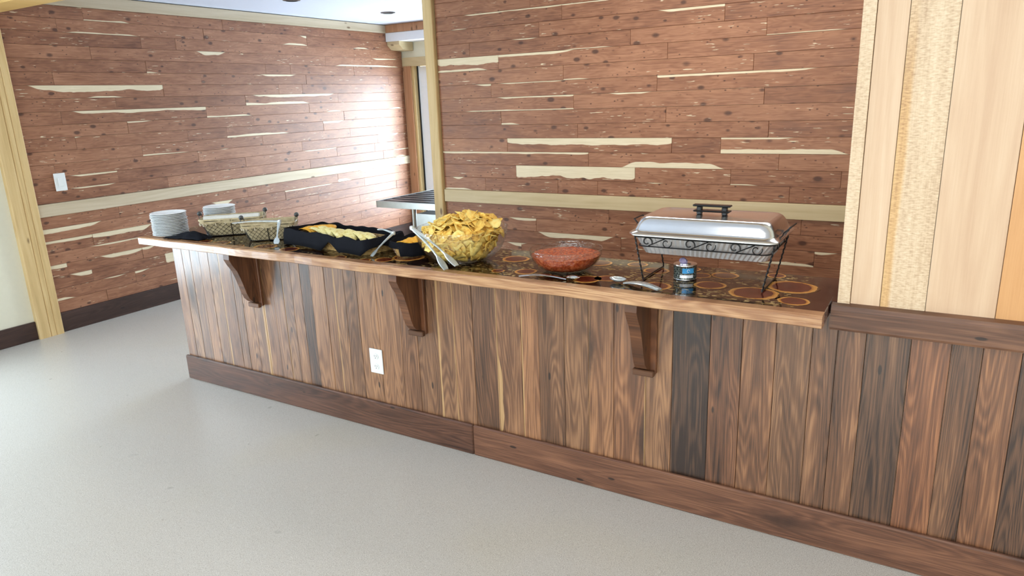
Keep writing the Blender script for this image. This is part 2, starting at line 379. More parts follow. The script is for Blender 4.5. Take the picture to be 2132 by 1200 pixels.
    def build(s, name, mat, parent=None, loc=(0, 0, 0), rz=0.0, smooth=False):
        me = bpy.data.meshes.new(name); me.from_pydata(s.v, [], s.f); me.update()
        import bmesh
        bm = bmesh.new(); bm.from_mesh(me); bmesh.ops.recalc_face_normals(bm, faces=bm.faces); bm.to_mesh(me); bm.free()
        if smooth:
            for p in me.polygons: p.use_smooth = True
            try: me.set_sharp_from_angle(angle=math.radians(40))
            except Exception: pass
        me.materials.append(mat)
        o = bpy.data.objects.new(name, me); COL.objects.link(o); o.location = loc; o.rotation_euler.z = rz
        if parent: o.parent = parent
        return o
def tag(o, label=None, cat=None, group=None, kind=None):
    if label: o['label'] = label
    if cat: o['category'] = cat
    if group: o['group'] = group
    if kind: o['kind'] = kind
    return o
def empty(name, loc, rz=0.0):
    o = bpy.data.objects.new(name, None); COL.objects.link(o); o.location = loc; o.rotation_euler.z = rz; o.empty_display_size = .05; return o
def struct(o, label=None, cat=None):
    o['kind'] = 'structure'; return tag(o, label, cat)

# ------------------------------------------------------------------ room shell
CE = 2.404; CD = 2.72
XR = 8.5; YB = -6.6
struct(MB().box(-1.95, XR + .2, YB - .2, 4.7, -.12, 0).build('floor', M_FLOOR), 'pale grey speckled poured floor with a soft sheen', 'floor')
struct(MB().box(-1.95, XR + .2, .16, 4.6, CE, CE + .1).build('ceiling', M_CEIL), 'flat white ceiling over the room past the pine beam', 'ceiling')
struct(MB().box(-1.95, XR + .2, YB - .2, -.04, CD, CD + .1).build('ceiling', M_CEIL), 'white ceiling over the front room', 'ceiling')
wl = MB().box(-1.94, -1.752, .11, 4.6, 0, CD).box(-1.94, -1.734, -.88, .11, 0, CD).box(-1.94, -1.734, -2.78, -.88, 2.12, CD).box(-1.94, -1.734, YB, -2.78, 0, CD)
WALL_L = struct(wl.build('wall_left', M_CREAM), 'left wall, cream painted before the pine post and cedar planked past it', 'wall')
WALL_B = struct(MB().box(.662, XR, 1.778, 1.9, 0, CE).build('wall_back', M_CREAM), 'red cedar planked wall behind the serving counter', 'wall')
wf = MB().box(-1.94, -1.62, 4.317, 4.47, 0, CE).box(-1.62, .36, 4.317, 4.47, 2.0, CE).box(.36, XR, 4.317, 4.47, 0, CE)
struct(wf.build('wall_far', M_CREAM), 'cream end wall around the glass door', 'wall')
struct(MB().box(XR, XR + .15, YB, 4.47, 0, CD).build('wall_side', M_CREAM), 'plain side wall', 'wall')
wr = MB().box(-1.94, XR, YB - .15, YB, 0, .75).box(-1.94, XR, YB - .15, YB, 2.45, CD)
for a, b in ((-1.94, .0), (2.2, 2.4), (4.6, 4.8), (7.1, XR)): wr.box(a, b, YB - .15, YB, .75, 2.45)
struct(wr.build('wall_rear', M_CREAM), 'wall with windows behind the viewer', 'wall')
# half wall under the counter, and the full wall right of it
WALL_C = struct(MB().box(0, 3.53, .018, .14, 0, .855).build('wall_counter', M_CREAM), 'walnut planked half wall carrying the serving counter', 'wall')
WALL_R = struct(MB().box(3.53, XR, .018, .16, 0, CD).build('wall_right', M_CREAM), 'wall at the right, pale boards over walnut wainscot', 'wall')

def plank(parent, name, ax, ca, c2, cz, la, lz, face, th, mat, ch=.0011, props=None):
    """ax: long axis of the wall ('x' or 'y'); face plane towards -y or +x; centre ca along, cz height."""
    m = MB(); ha = la / 2; hz = lz / 2
    def P(a, d, z): return (a, d, z) if ax == 'x' else (-d, a, z)
    back = [P(-ha, th, -hz), P(ha, th, -hz), P(ha, th, hz), P(-ha, th, hz)]
    mid = [P(-ha, ch, -hz), P(ha, ch, -hz), P(ha, ch, hz), P(-ha, ch, hz)]
    fr = [P(-ha + ch, 0, -hz + ch), P(ha - ch, 0, -hz + ch), P(ha - ch, 0, hz - ch), P(-ha + ch, 0, hz - ch)]
    m.loft([back, mid, fr])
    loc = (ca, face, cz) if ax == 'x' else (face, ca, cz)
    o = m.build(name, mat, parent, loc)
    for k, v in (props or {}).items(): o[k] = float(v)
    return o

SAP_B = [(-4,'t',1.17,1.36,.27),(-3,'t',1.43,2.0,.34),(-3,'t',1.87,2.1,.16),(-3,'b',2.88,3.17,.2),(-3,'t',3.22,3.33,.21),(-2,'t',1.19,1.42,.19),(0,'b',.69,.93,.13),(0,'t',.73,.85,.34),(0,'t',2.19,2.34,.1),(1,'t',1.28,2.13,.8),(1,'b',2.72,2.9,.09),(1,'b',3.31,3.33,.26),(2,'t',.69,1.81,.15),(2,'b',2.04,2.69,.36),(2,'b',2.75,2.82,.13),(3,'t',1.23,2.36,.42),(3,'t',2.66,3.07,.13),(3,'b',2.66,3.34,.31),(5,'b',1.18,1.34,.14),(6,'b',.86,1.72,.09),(6,'t',1.13,1.71,.12),(6,'t',1.72,1.87,.32),(6,'t',1.94,2.25,.13),(7,'t',.96,1.1,.15),(7,'t',1.15,1.68,.09),(7,'b',2.7,2.81,.08),(7,'t',2.27,3.16,.14),(7,'t',3.23,3.34,.08),(8,'b',1.66,1.85,.09),(9,'t',.68,1.17,.54),(9,'b',.68,1.1,.17),(9,'t',1.17,1.74,.18),(9,'b',2.61,2.66,.12),(9,'b',2.8,2.87,.08),(10,'t',.94,1.16,.22),(10,'t',1.25,1.49,.11),(10,'b',1.63,2.01,.08),(10,'b',2.88,3.3,.08),(11,'t',2.25,2.65,.14),(11,'b',2.85,2.91,.08),(12,'b',.76,.95,.07),(12,'t',.89,1.63,.11),(12,'t',1.65,2.03,.09)]
JO_B = {12:[1.644,2.8],11:[1.482,2.649],10:[.942,2.098,2.876],9:[1.169,2.328],8:[1.649,2.816],7:[1.104,2.268],6:[1.719,2.882],5:[1.174,2.326],4:[1.746,2.915],3:[1.216,2.365,2.656],2:[1.819,2.98],1:[1.279,2.135,2.719,3.304],0:[1.024,1.596,1.882,3.047],-1:[1.96,3.12],-2:[1.424,2.5],-3:[2.045,3.2],-4:[1.3,2.67]}
SAP_L = [(-7,'b',.13,.28,.21),(-7,'t',.47,.7,.12),(-7,'t',.75,.9,.21),(-6,'t',.25,.42,.33),(-6,'t',1.03,1.2,.9),(-5,'t',.13,.49,.27),(-5,'t',.49,.83,.37),(-5,'t',.86,.98,.26),(-4,'t',.41,.87,.13),(-3,'t',.13,.48,.23),(-3,'t',.48,.97,.43),(-2,'t',.12,.57,.33),(-2,'t',.6,.98,.17),(-2,'t',1.53,1.77,.51),(-2,'t',2.37,3.04,.15),(-1,'b',3.11,3.31,.28),(0,'t',.37,.74,.11),(1,'b',.19,.25,.12),(1,'t',.38,.75,.13),(1,'t',2.64,3.09,.11),(2,'t',.63,.72,.16),(2,'t',1.69,1.81,.12),(3,'b',.98,1.41,.11),(4,'t',.48,.54,.18),(4,'b',1.81,2.52,.21),(4,'t',2.97,3.27,.24),(5,'t',.91,1.12,.1),(6,'t',.49,1.61,.24),(6,'b',1.61,2.11,.15),(7,'t',.47,.55,.13),(7,'b',2.03,2.82,.22),(7,'t',2.12,3.17,.25),(8,'t',.11,.17,.23),(8,'b',.11,.23,.14),(8,'t',.23,1.23,.5),(8,'b',.32,.5,.21),(8,'b',.61,.92,.13),(9,'t',2.23,2.69,.18),(10,'b',1.13,1.25,.1),(11,'t',1.6,1.9,.4),(11,'b',3.21,4.24,.16),(11,'t',3.78,4.23,.16),(13,'b',.55,1.12,.1),(13,'b',1.17,1.69,.19),(13,'t',2.76,2.86,.25),(14,'b',.7,1.08,.13)]
JO_L = {14:[.705,1.902],13:[.505,1.7],12:[1.122,1.422,3.778],11:[.712,3.085],10:[1.132,2.312,2.613,3.488],9:[.413,1.613,2.802],8:[1.25,2.44,2.737],7:[.837,2.042,3.213],6:[.417,1.619,2.799],5:[.9,2.105,3.278],4:[.484,1.406,1.796,2.969],3:[.984,2.179,3.348],2:[.3,1.478,2.651],1:[.753,1.956,3.125,3.713],0:[1.161,2.735],-1:[.711,1.935,3.1],-2:[1.2,2.37,3.5],-3:[.475,1.6,2.8],-4:[.87,2.2,3.4],-5:[.251,.841,2.0,3.1],-6:[.42,1.03,1.2,2.3,3.4],-7:[.75,1.9,3.0],-8:[.5,1.7,2.9]}
def rows(parent, ax, face, a0, a1, z0, pitch, nup, lowpitch, nlow, joints, saps, mat, ztop):
    rr = random.Random(3 if ax == 'x' else 4)
    for n in range(-nlow, nup):
        if n >= 0: zb = z0 + n * pitch; h = pitch
        else: zb = z0 - pitch + (n + 1) * lowpitch - lowpitch; h = lowpitch
        zt = min(zb + h, ztop); 
        if zt - zb < .012: continue
        js = [j for j in joints.get(n, []) if a0 < j < a1]
        last = max(js) if js else a0 + rr.uniform(.3, 1.1)
        if not js: js = [last]
        while last + 1.35 < a1: last += rr.uniform(1.1, 1.25); js.append(last)
        ed = [a0] + [j for j in js if j < a1 - .03] + [a1]
        for i in range(len(ed) - 1):
            A, B = ed[i], ed[i + 1]; c = (A + B) / 2; p = dict(st=0, s0=0, s1=0, sb=0, b0=0, b1=0)
            for e, kw, k0, k1 in (('t', 'st', 's0', 's1'), ('b', 'sb', 'b0', 'b1')):
                best = .02
                for (rn, re, x0, x1, fr) in saps:
                    if rn == n and re == e:
                        ov = min(B, x1) - max(A, x0)
                        if ov > best:
                            best = ov; lo = x0 - (.08 if x0 < A + .04 else 0); hi = x1 + (.08 if x1 > B - .04 else 0)
                            p[kw] = fr; p[k0] = lo - c; p[k1] = hi - c
                if p[kw] == 0 and rr.random() < .16 and B - A > .3 and (A > a0 + 2.6 or n > 12):
                    s = rr.uniform(-.4, .3); p[kw] = rr.uniform(.08, .2); p[k0] = s; p[k1] = s + rr.uniform(.1, .4)
            fj = rr.uniform(-.0014, .0014)
            plank(parent, 'plank', ax, c, 0, (zb + zt) / 2, B - A - .0012, zt - zb - .0012, face + fj, .016, mat, props=p)
rows(WALL_L, 'y', -1.734, .125, 4.30, .949, .0914, 15, .0889, 8, JO_L, SAP_L, MC_L, 2.315)
rows(WALL_B, 'x', 1.76, .67, 5.2, .945, .09, 16, .0886, 8, JO_B, SAP_B, MC_B, CE - .005)

def trim(o, label=None): return struct(o, label, 'trim')
# chair rails, one plank course high
trim(MB().cbox(-.008, .014, -2.09, 2.09, -.0445, .0445, .002).build('trim_1', M_PINE_Y, None, (-1.734, 2.21, .903)), 'pale knotty pine rail along the left cedar wall')
trim(MB().cbox(-2.27, 2.27, -.014, .008, -.044, .044, .002).build('trim_2', M_PINE_X, None, (2.94, 1.76, .90)), 'pale knotty pine rail on the cedar wall behind the counter')
trim(MB().cbox(-.012, .016, -1.96, 1.96, -.041, .041, .002).build('trim_3', M_PINE_Y, None, (-1.734, 2.08, 2.357)), 'pale pine crown board under the ceiling on the left wall')
# dark baseboards
struct(MB().cbox(-.016, .014, -2.09, 2.09, 0, .146, .003).build('baseboard_left', M_BASE_Y, None, (-1.736, 2.21, 0)), 'dark walnut baseboard under the left cedar planks', 'baseboard')['tone'] = .5
struct(MB().cbox(-.002, .016, -.43, .43, 0, .133, .003).build('baseboard_left_front', M_BASE_Y, None, (-1.734, -.475, 0)), 'dark walnut baseboard under the cream wall', 'baseboard')['tone'] = .5
struct(MB().cbox(-2.3, 2.3, -.016, .002, 0, .14, .003).build('baseboard_back', MW_H, None, (2.97, 1.776, 0)), 'walnut baseboard behind the counter', 'baseboard')['tone'] = .4
# pine post, beam, corner post of the back wall
post = MB().prism([(-1.75, -.045), (-1.702, -.045), (-1.697, -.04), (-1.697, .028), (-1.704, .033), (-1.697, .038), (-1.697, .066), (-1.703, .071), (-1.697, .076), (-1.697, .118), (-1.702, .123), (-1.75, .123)], 0, 2.24, 'z')
o = post.build('pillar_pine', M_PINE_V); struct(o, 'pine post against the left wall between cream paint and cedar planks', 'post')
beam = MB().cbox(-1.75, XR, -.05, .16, 2.24, 2.72, .006)
struct(beam.build('beam_pine', M_BEAM), 'yellow pine header beam over the opening', 'beam')
struct(MB().cbox(-.04, .04, -.03, .15, 0, CE, .005).build('pillar_corner', M_PINE_VX, None, (.625, 1.76, 0)), 'narrow pine corner post at the end of the back cedar wall', 'post')

# soffit, corbel block and door of the far room
struct(MB().cbox(-1.734, XR, 4.04, 4.317, 2.225, 2.318, .003).build('soffit', M_WHITE), 'white boxed soffit above the glass door', 'soffit')
trim(MB().cbox(-2.5, 2.5, -.02, .24, -.041, .041, .002).build('trim_4', M_TAN, None, (.77, 4.05, 2.360)), 'brown wooden crown board over the white soffit')
b = MB().prism([(4.06, 2.225), (4.06, 2.19), (4.12, 2.14), (4.30, 2.13), (4.30, 2.225)], -1.734, -1.56, 'x').build('soffit_bracket', M_PINE_X)
tag(b, 'small pine bracket under the white soffit at the left wall', 'bracket')
DR = empty('door_1', (-.63, 4.40, 0)); struct(DR, 'white framed glass door with dark seals in a brown casing', 'door')
MB().box(-1.10, -.99, -.105, -.083, 0, 1.965).box(.99, 1.10, -.105, -.083, 0, 1.965).build('door_casing', M_TAN, DR)
MB().box(-1.10, 1.10, -.107, -.083, 1.966, 2.06).build('head_casing', M_PINE_X, DR)
MB().box(-.992, -.96, -.083, .06, 0, 1.99).box(.96, .992, -.083, .06, 0, 1.99).box(-.96, .96, -.083, .06, 1.965, 1.99).build('jamb', M_PINE_VX, DR)
MB().box(-.96, -.945, -.02, .03, 0, 1.965).box(.945, .96, -.02, .03, 0, 1.965).build('seal', M_RUBBER, DR)
for s in (-1, 1):
    dl = MB()
    x0, x1 = (-.945, -.003) if s < 0 else (.003, .945)
    dl.box(x0, x0 + .12, -.01, .035, .01, 1.96).box(x1 - .12, x1, -.01, .035, .01, 1.96).box(x0 + .12, x1 - .12, -.01, .035, .01, .22).box(x0 + .12, x1 - .12, -.01, .035, 1.84, 1.96)
    lf = dl.build('door_leaf', M_WHITE, DR)
    MB().box(x0 + .12, x0 + .132, -.014, .03, .22, 1.84).box(x1 - .132, x1 - .12, -.014, .03, .22, 1.84).box(x0 + .132, x1 - .132, -.014, .03, .22, .232).box(x0 + .132, x1 - .132, -.014, .03, 1.828, 1.84).build('glazing_seal', M_RUBBER, lf)
    MB().box(x0 + .132, x1 - .132, .008, .014, .232, 1.828).build('glass_pane', M_PANE, lf)
# dining room glass door and rear windows (out of frame, seen as reflections)
D2 = empty('door_2', (-1.84, -1.83, 0)); struct(D2, 'glass patio door in the cream left wall', 'door')
for s in (-1, 1):
    y0, y1 = (-.95, -.0) if s < 0 else (0, .95)
    fr = MB().box(-.03, .03, y0, y0 + .12, 0, 2.12).box(-.03, .03, y1 - .12, y1, 0, 2.12).box(-.03, .03, y0 + .12, y1 - .12, 0, .12).box(-.03, .03, y0 + .12, y1 - .12, 2.02, 2.12).build('door_leaf', M_WHITE, D2)
    MB().box(-.004, .004, y0 + .12, y1 - .12, .12, 2.02).build('glass_pane', M_PANE, fr)
for i, (a, b_) in enumerate(((0, 2.2), (2.4, 4.6), (4.8, 7.1))):
    W = MB().box(a, a + .06, YB - .12, YB - .04, .75, 2.45).box(b_ - .06, b_, YB - .12, YB - .04, .75, 2.45).box(a + .06, b_ - .06, YB - .12, YB - .04, .75, .82).box(a + .06, b_ - .06, YB - .12, YB - .04, 2.38, 2.45).build('window_%d' % (i + 1), M_WHITE)
    struct(W, ['left window behind the viewer', 'middle window behind the viewer', 'right window behind the viewer'][i], 'window')
    MB().box(a + .06, b_ - .06, YB - .083, YB - .077, .82, 2.38).build('glass_pane', M_PANE, W)

# recessed ceiling cans
for i, (x, y) in enumerate(((-.925, 1.97), (-.96, 3.2))):
    m = MB().lathe([(.062, .0), (.062, -.006), (.044, -.006), (.044, .0), (.040, -.0015), (.0, -.0015)], 24)
    o = empty('recessed_light', (x, y, CE)); tag(o, ['dark recessed ceiling light cut by the top of the photo', 'small dark recessed ceiling light nearer the far corner'][i], 'light', 'recessed ceiling lights')
    MB().lathe([(.070, .002), (.070, -.005), (.050, -.009), (.050, .002)], 24).build('trim_ring', M_BLACKP, o, smooth=True)
    MB().lathe([(.050, -.004), (.001, -.002)], 24).build('lens', M_SLOT, o)

# ------------------------------------------------------------------ walnut wainscot boards
bx = [0, .08, .154, .235, .315, .401, .50, .562, .65, .731, .82, .897, .965, 1.035, 1.108, 1.207, 1.27, 1.339, 1.419, 1.539, 1.675, 1.772, 1.891, 1.985, 2.085, 2.21, 2.329, 2.412, 2.531, 2.639, 2.747, 2.878, 2.98, 3.118, 3.229, 3.34, 3.454, 3.53, 3.613, 3.738, 3.845, 3.925, 4.02]
tones = {0:.55,1:.6,2:.55,3:.62,4:.6,5:.5,6:.55,7:.55,8:.6,9:.5,10:.6,11:.55,12:.55,13:.3,14:.6,15:.55,16:.6,17:.5,18:.6,19:.62,20:.55,21:.5,22:.62,23:.5,24:.42,25:.55,26:.66,27:.4,28:.55,29:.6,30:.55,31:.62,32:.12,33:.32,34:.5,35:.5,36:.4,37:.38,38:.3,39:.42,40:.35,41:.5,42:.3}
grey = {13:.6,32:.8,33:.3,38:.5,10:.2,42:.4}
red = {14:.2,29:.3,30:.5,33:.6,39:.9,26:.4,5:.3,36:.2,41:.5}
sapl = {5:.009,9:.012,11:.005,16:.006,22:.012,25:.018,26:.007,29:.003}
sapr = {8:.012,15:.004,22:.005,24:.005,30:.004}
seg = {9:(-.4,.4),25:(-.4,.02),20:(-.4,0)}
while bx[-1] < 5.4: bx.append(bx[-1] + R.uniform(.08, .14))
for i in range(len(bx) - 1):
    A, B = bx[i], bx[i + 1]
    s0, s1 = seg.get(i, (-.45, .45))
    par = WALL_C if B < 3.535 else WALL_R
    top = .857 if B < 3.535 else .83
    plank(par, 'board', 'x', (A + B) / 2, 0, (.135 + top) / 2, B - A - .0014, top - .135, R.uniform(-.0008, .0008), .017, MW_V, .0010,
          dict(tone=tones.get(i, R.uniform(.3, .6)), grey=grey.get(i, R.uniform(0, .25)), red=red.get(i, R.uniform(0, .3)), sl=sapl.get(i, 0), sr=sapr.get(i, 0), s0=s0, s1=s1, hw=(B - A) / 2))
# walnut baseboards, two lengths
for i, (a, b_) in enumerate(((-.012, 2.068), (2.070, 5.4))):
    o = struct(MB().cbox(-(b_ - a) / 2, (b_ - a) / 2, -.020, -.0015, 0, .148, .005).build('baseboard_counter' if i == 0 else 'baseboard_right', MW_H, None, ((a + b_) / 2, 0, 0)),
               ['dark walnut baseboard, left length under the counter', 'lighter walnut baseboard, right length running out of the frame'][i], 'baseboard')
    o['tone'] = .34 if i == 0 else .58; o['red'] = .35; o['grey'] = .1
# walnut cap right of the counter
cap = MB().prism([(-.030, .812), (-.034, .82), (-.034, .878), (-.026, .892), (.0, .897), (.0, .812)], 3.506, 5.4, 'x')
me = cap.v; cx = 4.45; cap.v = [(x - cx, y, z - .85) for x, y, z in me]
o = trim(cap.build('trim_5', MW_H, None, (cx, 0, .85)), 'walnut cap rail between the pale boards and the wainscot'); o['tone'] = .56
# pale boards
for a, b_, m_, dy in ((3.520, 3.556, M_SYCF, -.006), (3.5575, 3.640, M_SYC, 0), (3.6415, 3.763, M_SYCF, 0), (3.7645, 3.940, M_SYC, 0), (3.9415, 4.06, M_ORA, 0), (4.0615, 4.2, M_SYC, 0), (4.2015, 4.36, M_SYCF, 0), (4.3615, 4.5, M_SYC, 0), (4.5015, 4.66, M_ORA, 0), (4.6615, 4.82, M_SYC, 0), (4.8215, 5.0, M_SYCF, 0), (5.0015, 5.2, M_SYC, 0), (5.2015, 5.4, M_SYC, 0)):
    o = plank(WALL_R, 'board', 'x', (a + b_) / 2, 0, 1.568, b_ - a, 1.344, dy, .018 - dy, m_, .0009)
    o['hw'] = (b_ - a) / 2; o['yband'] = 1.0 if abs(a - 3.6415) < .001 else 0.0
    if dy: o['label'] = 'pale figured corner board'

# outlets and switch
OU = empty('wall_outlet', (1.510, -.001, .358)); tag(OU, 'white duplex outlet plate on the walnut boards under the counter', 'outlet')
MB().cbox(-.040, .040, -.006, 0, -.0625, .0625, .002).build('plate', M_PLASTIC, OU)
for z in (-.026, .026):
    rc = MB().lathe([(.016, 0), (.016, .003), (.0, .003)], 16)
    rc.v = [(x, -.0062 - q, z + y * .9) for x, y, q in rc.v]
    r_ = rc.build('receptacle', M_PLASTIC, OU)
    MB().box(-.007, -.005, -.0098, -.0092, z - .002, z + .007).box(.005, .007, -.0098, -.0092, z - .002, z + .007).box(-.002, .002, -.0098, -.0092, z - .010, z - .006).build('slots', M_SLOT, r_)
SW = empty('light_switch', (-1.733, .320, 1.094)); tag(SW, 'white switch plate on the left cedar wall beside the pine post', 'switch')
MB().cbox(0, .006, -.040, .040, -.0635, .0635, .002).build('plate', M_PLASTIC, SW)
MB().cbox(.006, .010, -.016, .016, -.033, .033, .0015).build('rocker', M_PLASTIC, SW)

# stainless table beyond the wall end
TB = empty('steel_table', (.35, 2.46, 0)); tag(TB, 'stainless steel work table standing past the end of the cedar wall', 'table')
MB().cbox(-.52, .62, -.50, .52, .782, .79, .002).build('table_top', M_STEELD, TB)
MB().cbox(-.52, .62, -.515, -.50, .742, .796, .003).cbox(-.53, -.515, -.515, .52, .742, .796, .003).build('rolled_edge', M_STEEL, TB)
for sx, sy in ((-.2, -.44), (.56, -.44), (-.2, .44), (.56, .44)):
    MB().tube([(sx, sy, 0), (sx, sy, .782)], .02, 10).build('leg', M_STEEL, TB, smooth=True)
MB().box(-.16, .54, -.46, .46, .16, .70).build('cabinet_body', M_STEEL, TB)
for k in range(9):
    MB().box(-.50, .60, -.45 + k * .105, -.438 + k * .105, .79, .794).build('rib', M_BLACKM, TB)

# ------------------------------------------------------------------ countertop
CT = empty('countertop', (1.74, .05, .858)); tag(CT, 'long glossy resin serving counter inlaid with cedar slices, light wood edge', 'countertop')
MB().cbox(-1.725, 1.762, -.190, .25, 0, .0415, .002).box(1.760, 1.789, -.052, .25, .001, .0410).build('slab', M_RESIN, CT)
eb = MB()
def eprof(x):
    w = .0025 * math.sin(x * 9) + .002 * math.sin(x * 23 + 1)
    return [(-.239 + w, .004), (-.233 + w, 0), (-.1905, 0), (-.1905, .0425), (-.234 + w, .0425), (-.2395 + w, .037)]
rings = []
for k in range(61):
    x = -1.74 + 3.502 * k / 60; rings.append([(x, y, z) for y, z in eprof(x)])
eb.loft(rings)
e = eb.build('edge_board', MW_E, CT); e['tone'] = .62; e['label'] = 'light tan wooden front edge'
e2 = MB().cbox(-1.745, -1.7255, -.19, .25, 0, .0425, .002).build('end_board', MW_E, CT); e2['tone'] = .5
SL = [(2.73,-.02,.045),(3.36,.120,.085),(3.26,-.010,.082),(3.395,-.055,.050),(3.10,.035,.055),(3.03,.155,.04),(2.853,.165,.05),(3.111,.190,.05),(2.235,.135,.06),(2.389,-.045,.045),(2.481,-.065,.03),(2.66,-.06,.055),(1.77,-.02,.075),(1.70,-.10,.045),(2.28,-.08,.028),(1.62,-.14,.03),
      (2.60,.20,.05),(2.75,.235,.04),(2.30,.25,.03),(1.1,-.10,.05),(.93,-.10,.06),(.62,-.12,.05),(.50,-.13,.04),(.78,-.14,.03),(1.47,-.14,.035),(2.93,-.05,.055),(2.97,.24,.035),(3.28,.26,.035),(1.36,.22,.05),(.85,.24,.05),(.58,.25,.04)]
for x, y, r in SL:
    ph = R.uniform(0, 6); n = 22; m = MB()
    ring = [(r * (1 + .06 * math.sin(2 * a + ph) + .05 * math.sin(3 * a + ph * 2) + .02 * math.sin(7 * a)) * math.cos(a) * 1.08, r * (1 + .06 * math.sin(2 * a + ph) + .05 * math.sin(3 * a + ph * 2)) * math.sin(a) * .92) for a in [2 * PI * k / n for k in range(n)]]
    m.loft([[(a, b_, 0) for a, b_ in ring], [(a, b_, .0008) for a, b_ in ring]])
    o = m.build('wood_slice', M_SLICE, CT, (x - 1.74, y - .05, .0413)); o['rad'] = r * 1.03
# screws under the edge no; corbels
prof = [(0, -.001), (-.165, -.001), (-.168, -.03), (-.150, -.062), (-.125, -.095), (-.108, -.135), (-.092, -.180), (-.078, -.225), (-.062, -.258), (-.038, -.280), (-.012, -.290), (0, -.290)]
prof = [(y * .87, z) for y, z in prof]
for i, (x, lb) in enumerate(((.70, 'curved walnut corbel at the left end of the counter'), (1.795, 'curved walnut corbel in the middle, above the outlet'), (2.88, 'curved walnut corbel at the right, under the chafing dish'))):
    C = empty('corbel', (x, -.0015, .856)); tag(C, lb, 'corbel', 'corbels under the counter')
    pl = MB().cbox(-.044, .044, -.018, 0, -.31, 0, .003).build('back_plate', MW_K, C); pl['tone'] = .55; pl['red'] = .5
    m = MB().prism([(y - .018, z) for y, z in prof], -.022, .022, 'x').build('bracket_board', MW_K, C); m['tone'] = .45; m['red'] = .3
    MB().cbox(-.042, .042, -.040, -.018, -.316, -.292, .003).build('foot_block', MW_K, C)['tone'] = .4

HT = .9003
# ------------------------------------------------------------------ plates
def plate_mesh(r):
    return MB().lathe([(0, .000), (r * .62, .000), (r * .74, .003), (r * .97, .0105), (r, .0112), (r * .97, .0128), (r * .74, .0052), (r * .6, .0022), (0, .0022)][0:], 28)
p0 = None
for (sx, sy, n, r, lb) in ((.14, -.08, 15, .093, 'white foam plate in the stack at the counter end'), (.215, .19, 15, .088, 'white foam plate in the stack behind the wire basket')):
    p0 = None
    for k in range(n):
        z = HT + k * .0083
        jx, jy = R.uniform(-.002, .002), R.uniform(-.002, .002)
        if p0 is None:
            p0 = plate_mesh(r).build('plate', M_FOAM, None, (sx, sy, z), smooth=True); q = p0
        else:
            q = p0.copy(); COL.objects.link(q); q.location = (sx + jx, sy + jy, z)
        tag(q, (lb if k < n - 1 else lb.replace('plate in', 'plate topmost in')), 'plate', 'foam plates in the front stack' if n and sy < 0 else 'foam plates in the rear stack')

# ------------------------------------------------------------------ cloth helper
def cloth(name, f, nu, nv, mat, parent=None, loc=(0, 0, 0), th=.0025, smooth=True):
    vs = [f(i / nu, j / nv) for i in range(nu + 1) for j in range(nv + 1)]
    fs = [(i * (nv + 1) + j, i * (nv + 1) + j + 1, (i + 1) * (nv + 1) + j + 1, (i + 1) * (nv + 1) + j) for i in range(nu) for j in range(nv)]
    o = MB().add(vs, fs).build(name, mat, parent, loc, smooth=smooth)
    md = o.modifiers.new('s', 'SOLIDIFY'); md.thickness = th; md.offset = 1
    return o
# black napkin between the plates and the basket
def nap(u, v):
    x = -.13 + .27 * u; y = -.035 + .085 * v + .035 * (u - .5)
    y0 = (v - .5) * 2
    h = .050 * math.sin(PI * min(1, max(0, u * 1.0))) ** .8 * (u ** .7) * (1 - y0 * y0) + .006 * mnoise.noise(Vector((u * 7, v * 7, 2)))
    return (x, y, max(0.001, h + .004))
tag(cloth('napkin', nap, 26, 16, M_BLACKC, None, (.325, -.115, HT), .002), 'crumpled black cloth napkin between the plates and the wire baskets', 'napkin')

# ------------------------------------------------------------------ wire baskets with burlap
def rrect(L_, W_, n=6, rc=.02):
    pts = []
    for cx_, cy_, a0 in ((L_ / 2 - rc, W_ / 2 - rc, 0), (-L_ / 2 + rc, W_ / 2 - rc, PI / 2), (-L_ / 2 + rc, -W_ / 2 + rc, PI), (L_ / 2 - rc, -W_ / 2 + rc, 1.5 * PI)):
        for k in range(n): a = a0 + PI / 2 * k / (n - 1); pts.append((cx_ + rc * math.cos(a), cy_ + rc * math.sin(a)))
    return pts
def resample(pts, n):
    P = [Vector((a, b)) for a, b in pts]; P.append(P[0]); d = [0]
    for i in range(1, len(P)): d.append(d[-1] + (P[i] - P[i - 1]).length)
    out = []
    for k in range(n):
        t = d[-1] * k / n; i = max(j for j in range(len(d) - 1) if d[j] <= t); f = (t - d[i]) / max(1e-9, d[i + 1] - d[i]); q = P[i].lerp(P[i + 1], f); out.append((q.x, q.y))
    return out
